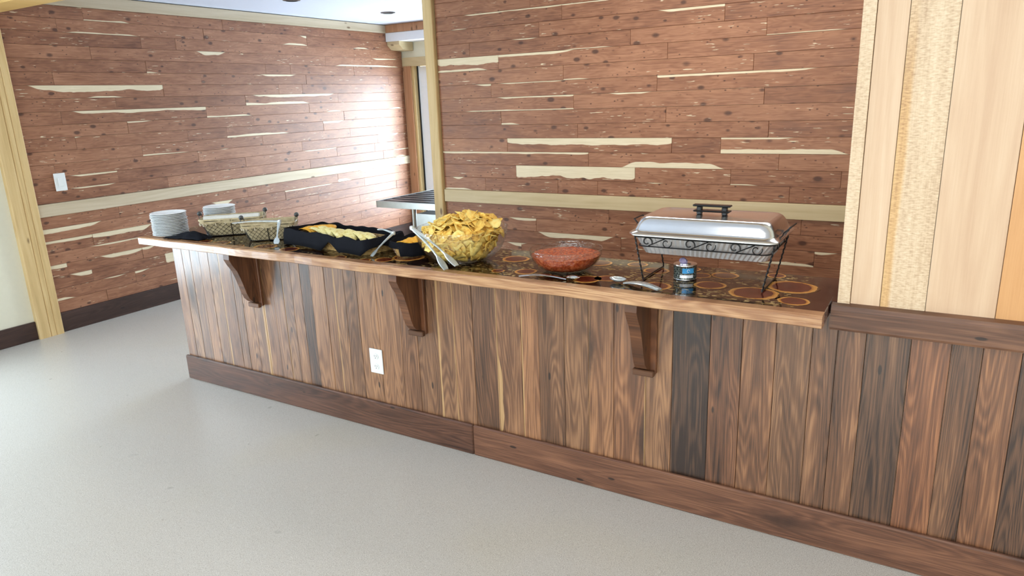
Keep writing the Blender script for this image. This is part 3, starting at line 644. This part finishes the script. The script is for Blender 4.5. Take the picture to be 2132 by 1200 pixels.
def wire_basket(loc, rz, Lt, Wt, Lb, Wb, H, label, towel):
    T = empty('wire_basket', loc, rz); tag(T, label, 'basket', 'burlap lined wire baskets')
    n = 60
    def ring(t, grow=0.0):
        return resample(rrect(Lb + (Lt - Lb) * t + grow, Wb + (Wt - Wb) * t + grow, 6, .022), n)
    # liner: floor, walls, folded cuff outside
    rg = []
    for t, g_, z in ((0, -.012, .004), (.3, -.010, .3 * H), (.65, -.008, .65 * H), (1, -.006, H), (1.03, .0, H + .006), (1.0, .008, H), (.82, .010, .80 * H)):
        rg.append([(x + .003 * mnoise.noise(Vector((x * 40, y * 40, z * 40))), y + .003 * mnoise.noise(Vector((x * 40, y * 40, z * 40 + 9))), z + (.004 * math.sin(k * .9) if z > .75 * H and g_ > .009 else 0)) for k, (x, y) in enumerate(ring(t, g_))])
    ln = MB().loft(rg, True, False).build('burlap_liner', M_BURLAP, T, smooth=True)
    lace = MB()
    for k in range(0, n, 1):
        x, y = ring(.84, .014)[k]; x2, y2 = ring(.70, .016)[k]
        if abs(x) > Lt * .40 or k % 3 == 0: lace.tube([(x, y, .84 * H), (x2, y2, (.72 if k % 2 else .66) * H)], .0024, 4)
    lace.build('lace_trim', M_LACE, ln)['kind'] = 'stuff'
    # frame
    f = MB()
    for t, z in ((0, .003), (1, H - .004)):
        f.tube([(x, y, z) for x, y in ring(t, .004)], .0018, 5, True)
    f.build('wire_frame', M_BLACKM, T)
    for k in (0, 1):
        s = MB(); yb = (Wb / 2 + .004) * (-1 if k == 0 else 1); yt = (Wt / 2 + .004) * (-1 if k == 0 else 1)
        s.tube([(0, yb * .2, .002), (0, yb, .003), (0, yt, H)], .0022, 5); s.build('upright', M_BLACKM, T)
    # diamond mesh on all sides
    d = MB(); N = 60
    for sgn in (1, -1):
        for s0 in range(0, N, 2):
            pts = []
            for j in range(7):
                t = j / 6 * .80; k = (s0 + sgn * j) % N; x, y = ring(t, .005)[k]; pts.append((x, y, t * H + .003))
            d.tube(pts, .0009, 3, cap=False)
    d.build('wire_mesh', M_BLACKM, T)
    for sx in (-1, 1):
        hd = MB(); xe = sx * (Lt / 2)
        hd.tube([(xe, -.035, H - .006), (xe + sx * .006, -.035, H + .018), (xe + sx * .008, -.022, H + .028), (xe + sx * .008, .022, H + .028), (xe + sx * .006, .035, H + .018), (xe, .035, H - .006)], .0018, 5)
        hh = hd.build('handle', M_BLACKM, T)
        kb = MB().lathe([(.002, -.017), (.009, -.013), (.0125, -.004), (.0125, .004), (.009, .013), (.002, .017)], 12)
        kb.v = [(xe + sx * .008 + x, z, H + .028 + y) for x, y, z in kb.v]
        kb.build('handle_grip', M_GREYW, hh, smooth=True)
    return T
wire_basket((.452, .098, HT), math.radians(43), .325, .185, .255, .125, .092, 'burlap lined wire basket with a rolled white towel, nearer the plates', True)
wire_basket((.785, .064, HT), math.radians(40), .262, .17, .20, .115, .090, 'burlap lined wire basket with clear tongs on top, beside the black cloth', False)
# rolled towel in basket A
d = Vector((math.cos(math.radians(43)), math.sin(math.radians(43)), 0)); nn = Vector((-d.y, d.x, 0))
def roll(c, L_, r, mat, name, lab, cat, wob=.002):
    m = MB(); rg = []
    for k in range(15):
        t = (k / 14 - .5) * L_; q = []
        for a in range(14):
            an = 2 * PI * a / 14; rr_ = r * (1 + .10 * mnoise.noise(Vector((t * 20, an, 3))))
            p = Vector(c) + d * t + nn * (rr_ * math.cos(an) * 1.25) + Vector((0, 0, rr_ * math.sin(an))); q.append(tuple(p))
        rg.append(q)
    return tag(m.loft(rg).build(name, mat, None, smooth=True), lab, cat)
ca = Vector((.452, .098, 0)) - nn * .038
roll((ca.x, ca.y, HT + .084), .285, .026, M_TOWEL, 'rolled_towel', 'white cloth rolled along the rim of the left wire basket', 'towel')
cb = Vector((.452, .098, 0)) + nn * .03
roll((cb.x, cb.y, HT + .062), .26, .028, M_BURLAP, 'folded_cloth', 'beige cloth bundle lying in the left wire basket', 'cloth')

# ------------------------------------------------------------------ tongs
def tongs(name, hinge, tipa, tipb, label, mat, w=.011, bow=.01):
    T = empty(name, hinge); tag(T, label, 'tongs'); h = Vector(hinge)
    for tip in (tipa, tipb):
        v = Vector(tip) - h; n = 14; side = v.cross(Vector((0, 0, 1)))
        if side.length < 1e-4: side = Vector((1, 0, 0))
        side.normalize(); up = side.cross(v).normalized(); rg = []
        for k in range(n + 1):
            t = k / n; c = v * t + up * (bow * math.sin(PI * t)); ww = w * (.55 + .25 * math.cos(t * 5)) if t < .72 else w * (.5 + 1.0 * math.sin((t - .72) / .28 * PI * .8)) ; hh = .0016 + .002 * (1 - t)
            rg.append([tuple(c + side * a * ww + up * b_ * hh) for a, b_ in ((-1, -1), (1, -1), (1, 1), (0, 1.6), (-1, 1))])
        MB().loft(rg).build('arm', mat, T, smooth=True)
    m = MB().lathe([(.004, -.009), (.009, -.007), (.010, 0), (.009, .007), (.004, .009)], 12); m.build('hinge', mat, T, smooth=True)
    return T
M_TONG = plain('silvery_plastic', L(196, 204, 206), .22, .35, .7, .12, 60)
tongs('serving_tongs', (1.905, -.142, 1.062), (2.090, -.170, .908), (2.135, -.158, .925), 'clear tongs hooked on the rim of the chip bowl', M_TONG)
tongs('serving_tongs', (1.652, .030, .992), (1.618, -.090, .906), (1.56, .035, 1.004), 'clear tongs leaning on the right corner of the black lined tray', M_TONG, .008, .004)
tongs('serving_tongs', (.925, .010, 1.008), (.700, -.095, 1.004), (.965, -.060, .908), 'clear tongs lying across the rim of the right wire basket', M_TONG, .010, .004)

# ------------------------------------------------------------------ black cloth lined bread tray
TA = -math.radians(7)
def tray_pt(x, y): c, s = math.cos(TA), math.sin(TA); return (1.305 + x * c - y * s, .055 + x * s + y * c)
TR = empty('wicker_tray', (1.305, .055, HT), TA); tag(TR, 'long low wicker tray lined with black cloth, beside the wire baskets', 'tray')
def weave(m, ringf, H, n, rows_, r):
    for j in range(rows_):
        z = r + (H - 2 * r) * j / (rows_ - 1); pts = []
        for k in range(n):
            x, y, nx, ny = ringf(k / n, j / (rows_ - 1)); s = (.0022 if (k + j) % 2 else -.0022); pts.append((x + nx * s, y + ny * s, z))
        m.tube(pts, r, 4, True)
def ring_rect(L0, W0, L1, W1, rc, n):
    A = resample(rrect(L0, W0, 6, rc), n); B = resample(rrect(L1, W1, 6, rc), n)
    def f(u, t):
        i = int(round(u * n)) % n; x = A[i][0] * (1 - t) + B[i][0] * t; y = A[i][1] * (1 - t) + B[i][1] * t; l = math.hypot(x, y); return x, y, x / l, y / l
    return f
m = MB(); weave(m, ring_rect(.56, .19, .60, .215, .05, 72), .055, 72, 8, .0038); m.build('wicker_side', M_WICKER, TR)
MB().prism(rrect(.56, .19, 6, .05), .001, .006, 'z').build('tray_floor', M_WICKER, TR)
# liner cloth: inner well, rim, drape with pointed hem
def liner(name, L1, W1, H, rim, hemf, parent, rc=.05, n=120, well=.035, seed=0, out=.012):
    R0 = resample(rrect(L1 - .05, W1 - .05, 6, rc), n); R1 = resample(rrect(L1, W1, 6, rc), n)
    def rg(base, g_, z, nz):
        q = []
        for k, (x, y) in enumerate(base):
            l = math.hypot(x, y) or 1; w_ = nz * mnoise.noise(Vector((x * 16, y * 16, z * 9 + seed)))
            q.append((x + x / l * (g_ + w_), y + y / l * (g_ + w_), z))
        return q
    rings = [rg(R0, -.05, well, .0), rg(R0, 0, well, .002), rg(R1, -.006, H * .8, .003)]
    def wav(base, g_, z, a): return [(x, y, zz + a * mnoise.noise(Vector((x * 14, y * 14, seed + 5)))) for (x, y, zz) in rg(base, g_, z, .003)]
    rings.append(wav(R1, 0, H + rim, .012)); rings.append(wav(R1, .006, H + rim - .001, .012))
    hem = [hemf(k / n, R1[k]) for k in range(n)]
    for t in (.33, .66, 1):
        q = []
        for k, (x, y) in enumerate(R1):
            l = math.hypot(x, y) or 1; g_ = out * (.6 + .4 * t) + .006 * t * mnoise.noise(Vector((k * .35, t, seed)))
            z = (H + rim) + (hem[k] - H - rim) * t
            if z < .004: g_ += (.004 - z) * .9; z = .004 + .002 * math.sin(k)
            q.append((x + x / l * g_, y + y / l * g_, z))
        rings.append(q)
    o = MB().loft(rings, True, False).build(name, M_BLACKC, parent, smooth=True)
    md = o.modifiers.new('s', 'SOLIDIFY'); md.thickness = .0018; md.offset = 0
    return o
def hem1(u, p):
    x, y = p
    if y < -.06:      # front: two pointed drapes with a gap between
        if -.03 < x < .12: return .004 + max(0, .050 * (1 - abs(x - .06) / .055))
        if x > .26: return .004 + (x - .26) * .7
        return .003 + .006 * abs(math.sin(x * 11))
    return .035 + .02 * math.sin(u * 30)
liner('cloth_liner', .625, .235, .062, .016, hem1, TR, .03, 130, .03, 1, .016)
# a cloth corner lying on the counter at the left
# tortillas in the tray
def taco(r, mat, seed, fold=.9):
    m = MB(); n = 12; vs = []; fs = []
    for i in range(n + 1):
        a = PI * i / n; 
        for j in range(7):
            t = j / 6; q = (t - .5) * 2
            rr_ = r * (1 + .04 * math.sin(a * 5 + seed))
            x = math.cos(a) * rr_; up = math.sin(a) * rr_
            vs.append((x, q * .018 * (math.sin(a) * .9 + .25), .004 + up * (abs(q) ** 1.4) * .62 + .002 * mnoise.noise(Vector((x * 60, q * 3, seed)))))
    for i in range(n):
        for j in range(6): fs.append((i * 7 + j, i * 7 + j + 1, (i + 1) * 7 + j + 1, (i + 1) * 7 + j))
    return MB().add(vs, fs)
def oval_shell(a, b_, h, seed):
    """a folded tortilla lying on its side: an overlapping, softly domed half disc with a ruffled lip"""
    vs = []; fs = []; nu, nv = 16, 6
    for i in range(nu + 1):
        u = i / nu * PI
        for j in range(nv + 1):
            t = j / nv
            x = math.cos(u) * a * (t ** .6); y = math.sin(u) * b_ * t
            z = h * (1 - t ** 2.2) + .003 * mnoise.noise(Vector((x * 30, y * 30, seed))) + .003 * math.sin(u * 6 + seed) * t
            vs.append((x, y, z))
    for i in range(nu):
        for j in range(nv): fs.append((i * (nv + 1) + j, i * (nv + 1) + j + 1, (i + 1) * (nv + 1) + j + 1, (i + 1) * (nv + 1) + j))
    return MB().add(vs, fs)
def put_shell(x, y, z, rz, tilt, mat, lb, grp, a=.075, b_=.085, h=.022, sd=0, th=.003):
    o = oval_shell(a, b_, h, sd).build('folded_tortilla', mat, None, (x, y, z), smooth=True)
    o.rotation_euler = (tilt, 0, rz)
    md = o.modifiers.new('s', 'SOLIDIFY'); md.thickness = th
    return tag(o, lb, 'tortilla', grp)
for k in range(11):
    tx = -.17 + k * .035; ty = .02 * math.sin(k * 2.1)
    X, Y = tray_pt(tx, ty - .03)
    put_shell(X, Y, HT + .048 + .006 * (k % 2), math.radians(-32 + R.uniform(-9, 9)), math.radians(30 + R.uniform(-7, 7)), M_TORT, 'pale yellow folded corn tortilla lying in the black lined tray', 'pale tortillas in the tray', .098, .050, .032, k)
for k in range(4):
    X, Y = tray_pt(-.255 + k * .026, -.03 + .012 * k)
    put_shell(X, Y, HT + .046 + .003 * k, math.radians(-20 + R.uniform(-8, 8)), math.radians(16), M_ORANGE, 'orange folded corn tortilla at the left end of the tray', 'orange tortillas in the tray', .072, .085, .024, k + 20)

# second basket, round wicker with black liner
WB = empty('wicker_basket', (1.742, .095, HT)); tag(WB, 'small wicker basket with black cloth and orange tortillas beside the chip bowl', 'basket')
def ring_oval(a0, b0, a1, b1, n):
    def f(u, t):
        an = 2 * PI * u; a = a0 + (a1 - a0) * t; b_ = b0 + (b1 - b0) * t; return a * math.cos(an), b_ * math.sin(an), math.cos(an), math.sin(an)
    return f
m = MB(); weave(m, ring_oval(.070, .125, .082, .140, 48), .050, 48, 8, .0036); m.build('wicker_side', M_WICKER, WB)
MB().lathe([(.0, .001), (.07, .001), (.07, .005), (0, .005)], 24, sy=1.75).build('basket_floor', M_WICKER, WB)
def hem2(u, p):
    x, y = p
    if y < -.05 and x > .01: return .008
    if y < -.05: return .040
    return .04
liner('cloth_liner', .172, .275, .058, .008, hem2, WB, .07, 90, .03, 7, .008)
for k in range(7):
    put_shell(1.735 + .008 * (k % 2), .00 + k * .028, HT + .044 + .002 * (k % 3), math.radians(-10 + R.uniform(-15, 15)), math.radians(14), M_ORANGE, 'orange folded corn tortilla in the small wicker basket', 'orange tortillas in the small basket', .058, .055, .020, k + 40)

# ------------------------------------------------------------------ bowls
def bowl(name, loc, R_, H, rb, label, n=48):
    T = empty(name, loc); tag(T, label, 'bowl')
    out = []; K = 12
    for k in range(K + 1):
        t = k / K; r = rb + (R_ - rb) * math.sin(t * PI / 2) ** .92; z = .004 + (H - .004) * (1 - math.cos(t * PI / 2)) ** .98
        out.append((r, z))
    th = .003
    inn = [(max(.0005, r - th), z + th * (1 - k / K)) for k, (r, z) in enumerate(out)]
    prof_ = [(.0005, .0005), (rb, .0005)] + out + [(R_ + .003, H), (R_ + .003, H + .003), (R_ - th, H + .003)] + inn[::-1] + [(.0005, .006)]
    MB().lathe(prof_, n).build('bowl_body', M_BOWL, T, smooth=True)
    return T, inn
CB = (2.03, .035, HT)
T, inn = bowl('chip_bowl', CB, .197, .142, .075, 'large clear bowl heaped with yellow tortilla chips')
def inner_r(inn, z):
    for (r0, z0), (r1, z1) in zip(inn, inn[1:]):
        if z0 <= z <= z1: return r0 + (r1 - r0) * (z - z0) / max(1e-6, z1 - z0)
    return inn[-1][0] if z > inn[-1][1] else inn[0][0]
# four chip shapes shared by all chips
CH = []
for s in range(5):
    vs = []; fs = []; rr_ = random.Random(40 + s); n = 6
    tri = [Vector((.040, -.027)), Vector((-.040 + rr_.uniform(-.006, .006), -.029)), Vector((rr_.uniform(-.01, .01), .042))]
    idx = {}
    for i in range(5):
        for j in range(5 - i):
            k = 4 - i - j; p = (tri[0] * i + tri[1] * j + tri[2] * k) / 4; p = p.normalized() * min(p.length, .031 + .004 * rr_.random()) if p.length > 0 else p; p = p * (1 + .32 * (1 - max(i, j, k) / 4) * (1 if min(i, j, k) == 0 else 0))
            idx[(i, j)] = len(vs); cv = (.010 + .004 * s) * ((p.x / .04) ** 2) - .006 * (p.y / .04) ** 2 * (1 if s % 2 else -1)
            vs.append((p.x, p.y, cv + rr_.uniform(-.0015, .0015)))
    for i in range(4):
        for j in range(4 - i):
            fs.append((idx[(i, j)], idx[(i + 1, j)], idx[(i, j + 1)]))
            if i + j < 3: fs.append((idx[(i + 1, j)], idx[(i + 1, j + 1)], idx[(i, j + 1)]))
    me = bpy.data.meshes.new('tortilla_chip'); nv = len(vs)
    vs2 = vs + [(x, y, z - .0022) for x, y, z in vs]; fs2 = fs + [tuple(i + nv for i in f[::-1]) for f in fs]
    rim = [idx[(i, 0)] for i in range(5)] + [idx[(4 - j, j)] for j in range(1, 5)] + [idx[(0, 4 - k)] for k in range(1, 4)]
    fs2 += [(rim[k], rim[k] + nv, rim[(k + 1) % len(rim)] + nv, rim[(k + 1) % len(rim)]) for k in range(len(rim))]
    me.from_pydata(vs2, [], fs2); me.update(); me.materials.append(M_CHIP)
    for p in me.polygons: p.use_smooth = True
    CH.append(me)
rc = random.Random(11)
def chip(x, y, z, rot, lab, grp, s=1.0):
    o = bpy.data.objects.new('tortilla_chip', CH[rc.randrange(5)]); COL.objects.link(o); o.location = (CB[0] + x, CB[1] + y, CB[2] + z); o.rotation_euler = rot; o.scale = (s, s, s)
    tag(o, lab, 'chip', grp)
from mathutils import Euler
lab1 = 'yellow tortilla chip seen through the side of the clear bowl'; lab2 = 'yellow tortilla chip on the heap above the bowl rim'
# chips against the glass
for k in range(120):
    a = 2 * PI * k * .6180339; z = .022 + .108 * ((k + .5) / 120)
    ri = inner_r(inn, z) - .012; nrm = Vector((math.cos(a), math.sin(a), -.9 + z * 6))
    q = nrm.to_track_quat('Z', 'Y') @ Euler((rc.uniform(-.35, .35), rc.uniform(-.35, .35), rc.uniform(0, 6.28))).to_quaternion()
    rr_ = ri * rc.uniform(.86, .93) - .014
    chip(math.cos(a) * rr_, math.sin(a) * rr_, z + .006, q.to_euler(), lab1, 'chips inside the bowl', rc.uniform(.75, .95))
# heap
def heap(r, a): return .128 + .062 * (1 - (r / .175) ** 2) + .018 * math.cos(a - .2) * (r / .17) + .012 * mnoise.noise(Vector((r * 20 * math.cos(a), r * 20 * math.sin(a), 4)))
for lay in range(3):
    for k in range(62):
        a = 2 * PI * k * .6180339 + lay; r = .160 * math.sqrt((k + .5) / 62) * (1 - .02 * lay)
        z = heap(r, a) - .018 * (2 - lay) 
        q = Vector((math.cos(a) * r * 3, math.sin(a) * r * 3, 1)).to_track_quat('Z', 'Y') @ Euler((rc.uniform(-.65, .65), rc.uniform(-.65, .65), rc.uniform(0, 6.28))).to_quaternion()
        chip(math.cos(a) * r, math.sin(a) * r, z, q.to_euler(), lab2, 'chips heaped over the rim', rc.uniform(.85, 1.1))
# salsa
T, inn2 = bowl('salsa_bowl', (2.527, .035, HT), .143, .088, .058, 'clear bowl of red salsa between the chips and the chafing dish')
pr = [(.0005, .0065)]; zt = .066
for (r, z) in inn2:
    if z < zt: pr.append((r - .001, z + .0008))
pr.append((inner_r(inn2, zt) - .001, zt)); rt = pr[-1][0]
for k in range(1, 12): pr.append((rt * (1 - k / 12), zt + .0015))
pr.append((.0005, zt + .002))
m = MB().lathe(pr, 48, (0, 0, 0))
m.v = [(x, y, z + (.004 * mnoise.noise(Vector((x * 70, y * 70, 1))) if z > zt + .001 else 0)) for x, y, z in m.v]
tag(m.build('salsa', M_SALSA, None, (2.527, .035, HT), smooth=True), 'chunky red salsa filling the smaller clear bowl', 'salsa', None, 'stuff')
# ------------------------------------------------------------------ spoons on the counter
def spoon(loc, rz, L_, label, mat, hw=.022, wd=1.0):
    T = empty('serving_spoon', loc, rz); tag(T, label, 'spoon')
    rg = []
    for k in range(17):
        t = k / 16; x = L_ * t; w_ = (.0062 + .0035 * math.sin(t * PI) + .002 * t) * wd; z = .004 + .010 * math.sin(t * PI)
        rg.append([(x, a * w_, z + b_ * .0026) for a, b_ in ((-1, -1), (1, -1), (1.1, 0), (.8, 1), (-.8, 1), (-1.1, 0))])
    MB().loft(rg).build('handle', mat, T, smooth=True)
    vs = []; fs = []
    for i in range(9):
        for j in range(12):
            t = i / 8; a = 2 * PI * j / 12; r = hw * t
            vs.append((-hw * 1.3 + math.cos(a) * r * 1.45, math.sin(a) * r, .003 + .012 * t ** 2.2))
    for i in range(8):
        for j in range(12): fs.append((i * 12 + j, i * 12 + (j + 1) % 12, (i + 1) * 12 + (j + 1) % 12, (i + 1) * 12 + j))
    h = MB().add(vs, fs).build('spoon_head', mat, T, smooth=True); md = h.modifiers.new('s', 'SOLIDIFY'); md.thickness = .0016
    return T
M_SILV = plain('bright_cutlery', L(216, 220, 222), .16, 1.0, .5, .1, 90)
spoon((2.600, -.106, HT), math.radians(188), .19, 'silver serving spoon lying before the salsa bowl', M_SILV, .020)
M_SPN = plain('clear_ribbed_plastic', L(206, 214, 216), .2, .45, .8, .2, 140)
spoon((2.818, -.068, HT), math.radians(-15), .15, 'clear plastic serving spoon lying before the fuel can', M_SPN, .024, 1.7)

# ------------------------------------------------------------------ chafing dish
CX, CY = 3.072, .125
CF = empty('chafing_dish', (CX, CY, HT)); tag(CF, 'rectangular chafing dish, foil pan on a black wire rack under a steel lid', 'chafing dish')
def rr3(L_, W_, z, rc, n=7): return [(x, y, z) for x, y in rrect(L_, W_, n, rc)]
LW, WW = .52, .315
# foil pan with fluted sides
n = 160; pan = []
top = resample(rrect(LW - .03, WW - .03, 7, .03), n); bot = resample(rrect(LW - .09, WW - .09, 7, .03), n)
for t in (0, .5, 1):
    q = []
    for k in range(n):
        x = bot[k][0] * (1 - t) + top[k][0] * t; y = bot[k][1] * (1 - t) + top[k][1] * t; l = math.hypot(x, y); f = (.0016 if k % 2 else -.0016)
        q.append((x + x / l * f, y + y / l * f, .103 + .068 * t))
    pan.append(q)
pan.append([(x * 1.045, y * 1.07, .172) for x, y in top]); pan.append([(x * 1.045, y * 1.07, .176) for x, y in top])
MB().loft(pan, True, True).build('foil_pan', M_FOIL, CF, smooth=False)
# lid
lid = [(LW + .002, WW + .002, .1765, .030), (LW + .004, WW + .004, .180, .032), (LW - .004, WW - .004, .184, .032), (LW - .022, WW - .022, .187, .034), (LW - .030, WW - .030, .194, .036), (LW - .040, WW - .040, .208, .038), (LW - .052, WW - .052, .222, .04), (LW - .066, WW - .066, .232, .04), (LW - .084, WW - .084, .238, .038), (LW - .092, WW - .092, .2385, .036), (LW - .100, WW - .100, .2365, .034)]
MB().loft([rr3(a, b_, z, r) for a, b_, z, r in lid]).build('lid', M_CHROME, CF, smooth=True)
h_ = MB().cbox(-.068, .068, -.016, .016, .266, .273, .003).build('lid_handle', M_BLACKP, CF)
for sx in (-.045, .045): MB().cbox(sx - .009, sx + .009, -.011, .011, .236, .2665, .003).build('handle_post', M_BLACKP, h_)
MB().cbox(-.066, .066, -.018, .018, .247, .253, .003).build('grip', M_BLACKP, h_, smooth=False)
# rack: rails, legs, feet, scrolls, side handles
rk = MB(); RL, RW = LW - .025, WW - .028
rk.tube(rr3(RL, RW, .168, .03), .0032, 6, True); rk.tube(rr3(RL - .03, RW - .02, .132, .03), .0024, 6, True)
rk.build('rack_frame', M_BLACKM, CF)
def twist(a, b_, r, n=26):
    A, B = Vector(a), Vector(b_); return [tuple(A.lerp(B, k / n) + Vector((.0012 * math.cos(k * 2.1), .0012 * math.sin(k * 2.1), 0))) for k in range(n + 1)]
for sx in (-1, 1):
    fr_ = []
    for sy in (-1, 1):
        MB().tube(twist((sx * (RL / 2 - .002), sy * (RW / 2 - .022), .168), (sx * .212, sy * (.118 if sy < 0 else .105), .003), .0028), .0030, 6).build('leg', M_BLACKM, CF)
    MB().tube([(sx * .212, -.118, .003), (sx * .214, -.05, .004), (sx * .214, .05, .004), (sx * .212, .105, .003)], .0028, 6).build('foot_bar', M_BLACKM, CF)
    xe = sx * RL / 2
    MB().tube([(xe, -.05, .165), (xe + sx * .010, -.05, .195), (xe + sx * .030, -.045, .214), (xe + sx * .032, .045, .214), (xe + sx * .010, .05, .195), (xe, .05, .165)], .0028, 6).build('side_handle', M_BLACKM, CF)
def scroll(cx_, cy_, face, sgn, axis):
    pts = []
    for k in range(30):
        t = k / 29; a = sgn * (t * 1.9 * PI - .3); r = .020 * (1 - .72 * t); u = cx_ + r * math.cos(a); z = .150 + r * math.sin(a)
        pts.append((u, face, z) if axis == 'x' else (face, u, z))
    return pts
for sy in (-1, 1):
    for j, cx_ in enumerate((-.155, 0, .155)):
        s = MB(); fy = sy * (RW / 2 - .002)
        s.tube(scroll(cx_ - .036, 0, fy, 1, 'x'), .0026, 5); s.tube([(x, y, .300 - z) for x, y, z in scroll(cx_ + .036, 0, fy, 1, 'x')], .0019, 5)
        s.tube([(cx_ - .03, fy, .136), (cx_ + .03, fy, .165)], .0019, 5); s.build('scroll', M_BLACKM, CF)
for sx in (-1, 1):
    for cy_ in (-.06, .06):
        s = MB(); s.tube(scroll(cy_, 0, sx * (RL / 2 - .004), 1, 'y'), .0019, 5); s.build('scroll', M_BLACKM, CF)

# fuel can
FC = empty('fuel_can', (2.990, .092, HT)); tag(FC, 'small chafing fuel can with blue and white label under the dish', 'can')
def can_mat():
    g = G('can_label'); o = g.obj(); an = g.ma('ARCTAN2', o[1], o[0]); z = o[2]
    # angle is measured from +x; the blue panel faces the room
    blue = g.ma('MULTIPLY', g.ma('MULTIPLY', g.step(z, .0275, .028), g.step(z, .0465, .046)), g.ma('MULTIPLY', g.step(an, -1.52, -1.50), g.step(an, -.44, -.46)))
    wht = g.ma('MULTIPLY', g.ma('MULTIPLY', g.step(z, .010, .011), g.step(z, .022, .021)), g.ma('MULTIPLY', g.step(an, -1.75, -1.72), g.step(an, -.5, -.52)))
    txt = g.noise(g.vec(g.ma('MULTIPLY', an, 9), g.ma('MULTIPLY', z, 420), 0.0), 1, 2)
    c = g.ramp(txt, [(.42, L(26, 30, 30)), (.55, L(66, 74, 70)), (.62, L(150, 158, 150))])
    c = g.mix(blue, c, L(70, 160, 222)); c = g.mix(wht, c, L(220, 224, 232))
    sw = g.step(g.vor(g.vec(g.ma('MULTIPLY', g.ma('ADD', an, 1.0), .04), z, 0.0), 1), 0, 0)
    return g.fin(c, .25, .2)
MB().lathe([(.001, .0), (.040, .0), (.0425, .002), (.0415, .005), (.0415, .051), (.0425, .054), (.041, .056), (.038, .054), (.001, .053)], 36).build('can_body', can_mat(), FC, smooth=True)
MB().lathe([(.0425, .0005), (.0432, .003), (.0424, .0045)], 36).lathe([(.0424, .0515), (.0432, .054), (.0424, .0565)], 36).build('rim', M_CHROME, FC, smooth=True)
MB().lathe([(.022, .0535), (.022, .058), (.014, .060), (.0, .060)], 24).build('wick_cap', M_CHROME, FC, smooth=True)
lidm = plain('lilac_plastic', L(150, 140, 176), .4, 0, .5, .2, 90)
mk = MB(); pts = []
for k in range(15):
    a = 2 * PI * k / 14 * .8; u = -.98 + .11 * math.cos(a); pts.append((.0420 * math.cos(u), .0420 * math.sin(u), .037 + .0052 * math.sin(a)))
mk.tube(pts, .0007, 4); mk.build('label_mark', M_PLASTIC, FC)
o = MB().lathe([(.001, 0), (.012, 0), (.015, .006), (.011, .014), (.004, .018), (.001, .018)], 12, wob=lambda a, i: 1 + .2 * math.sin(3 * a + i)).build('wick_tab', lidm, FC, (-.008, .0, .060), smooth=True)
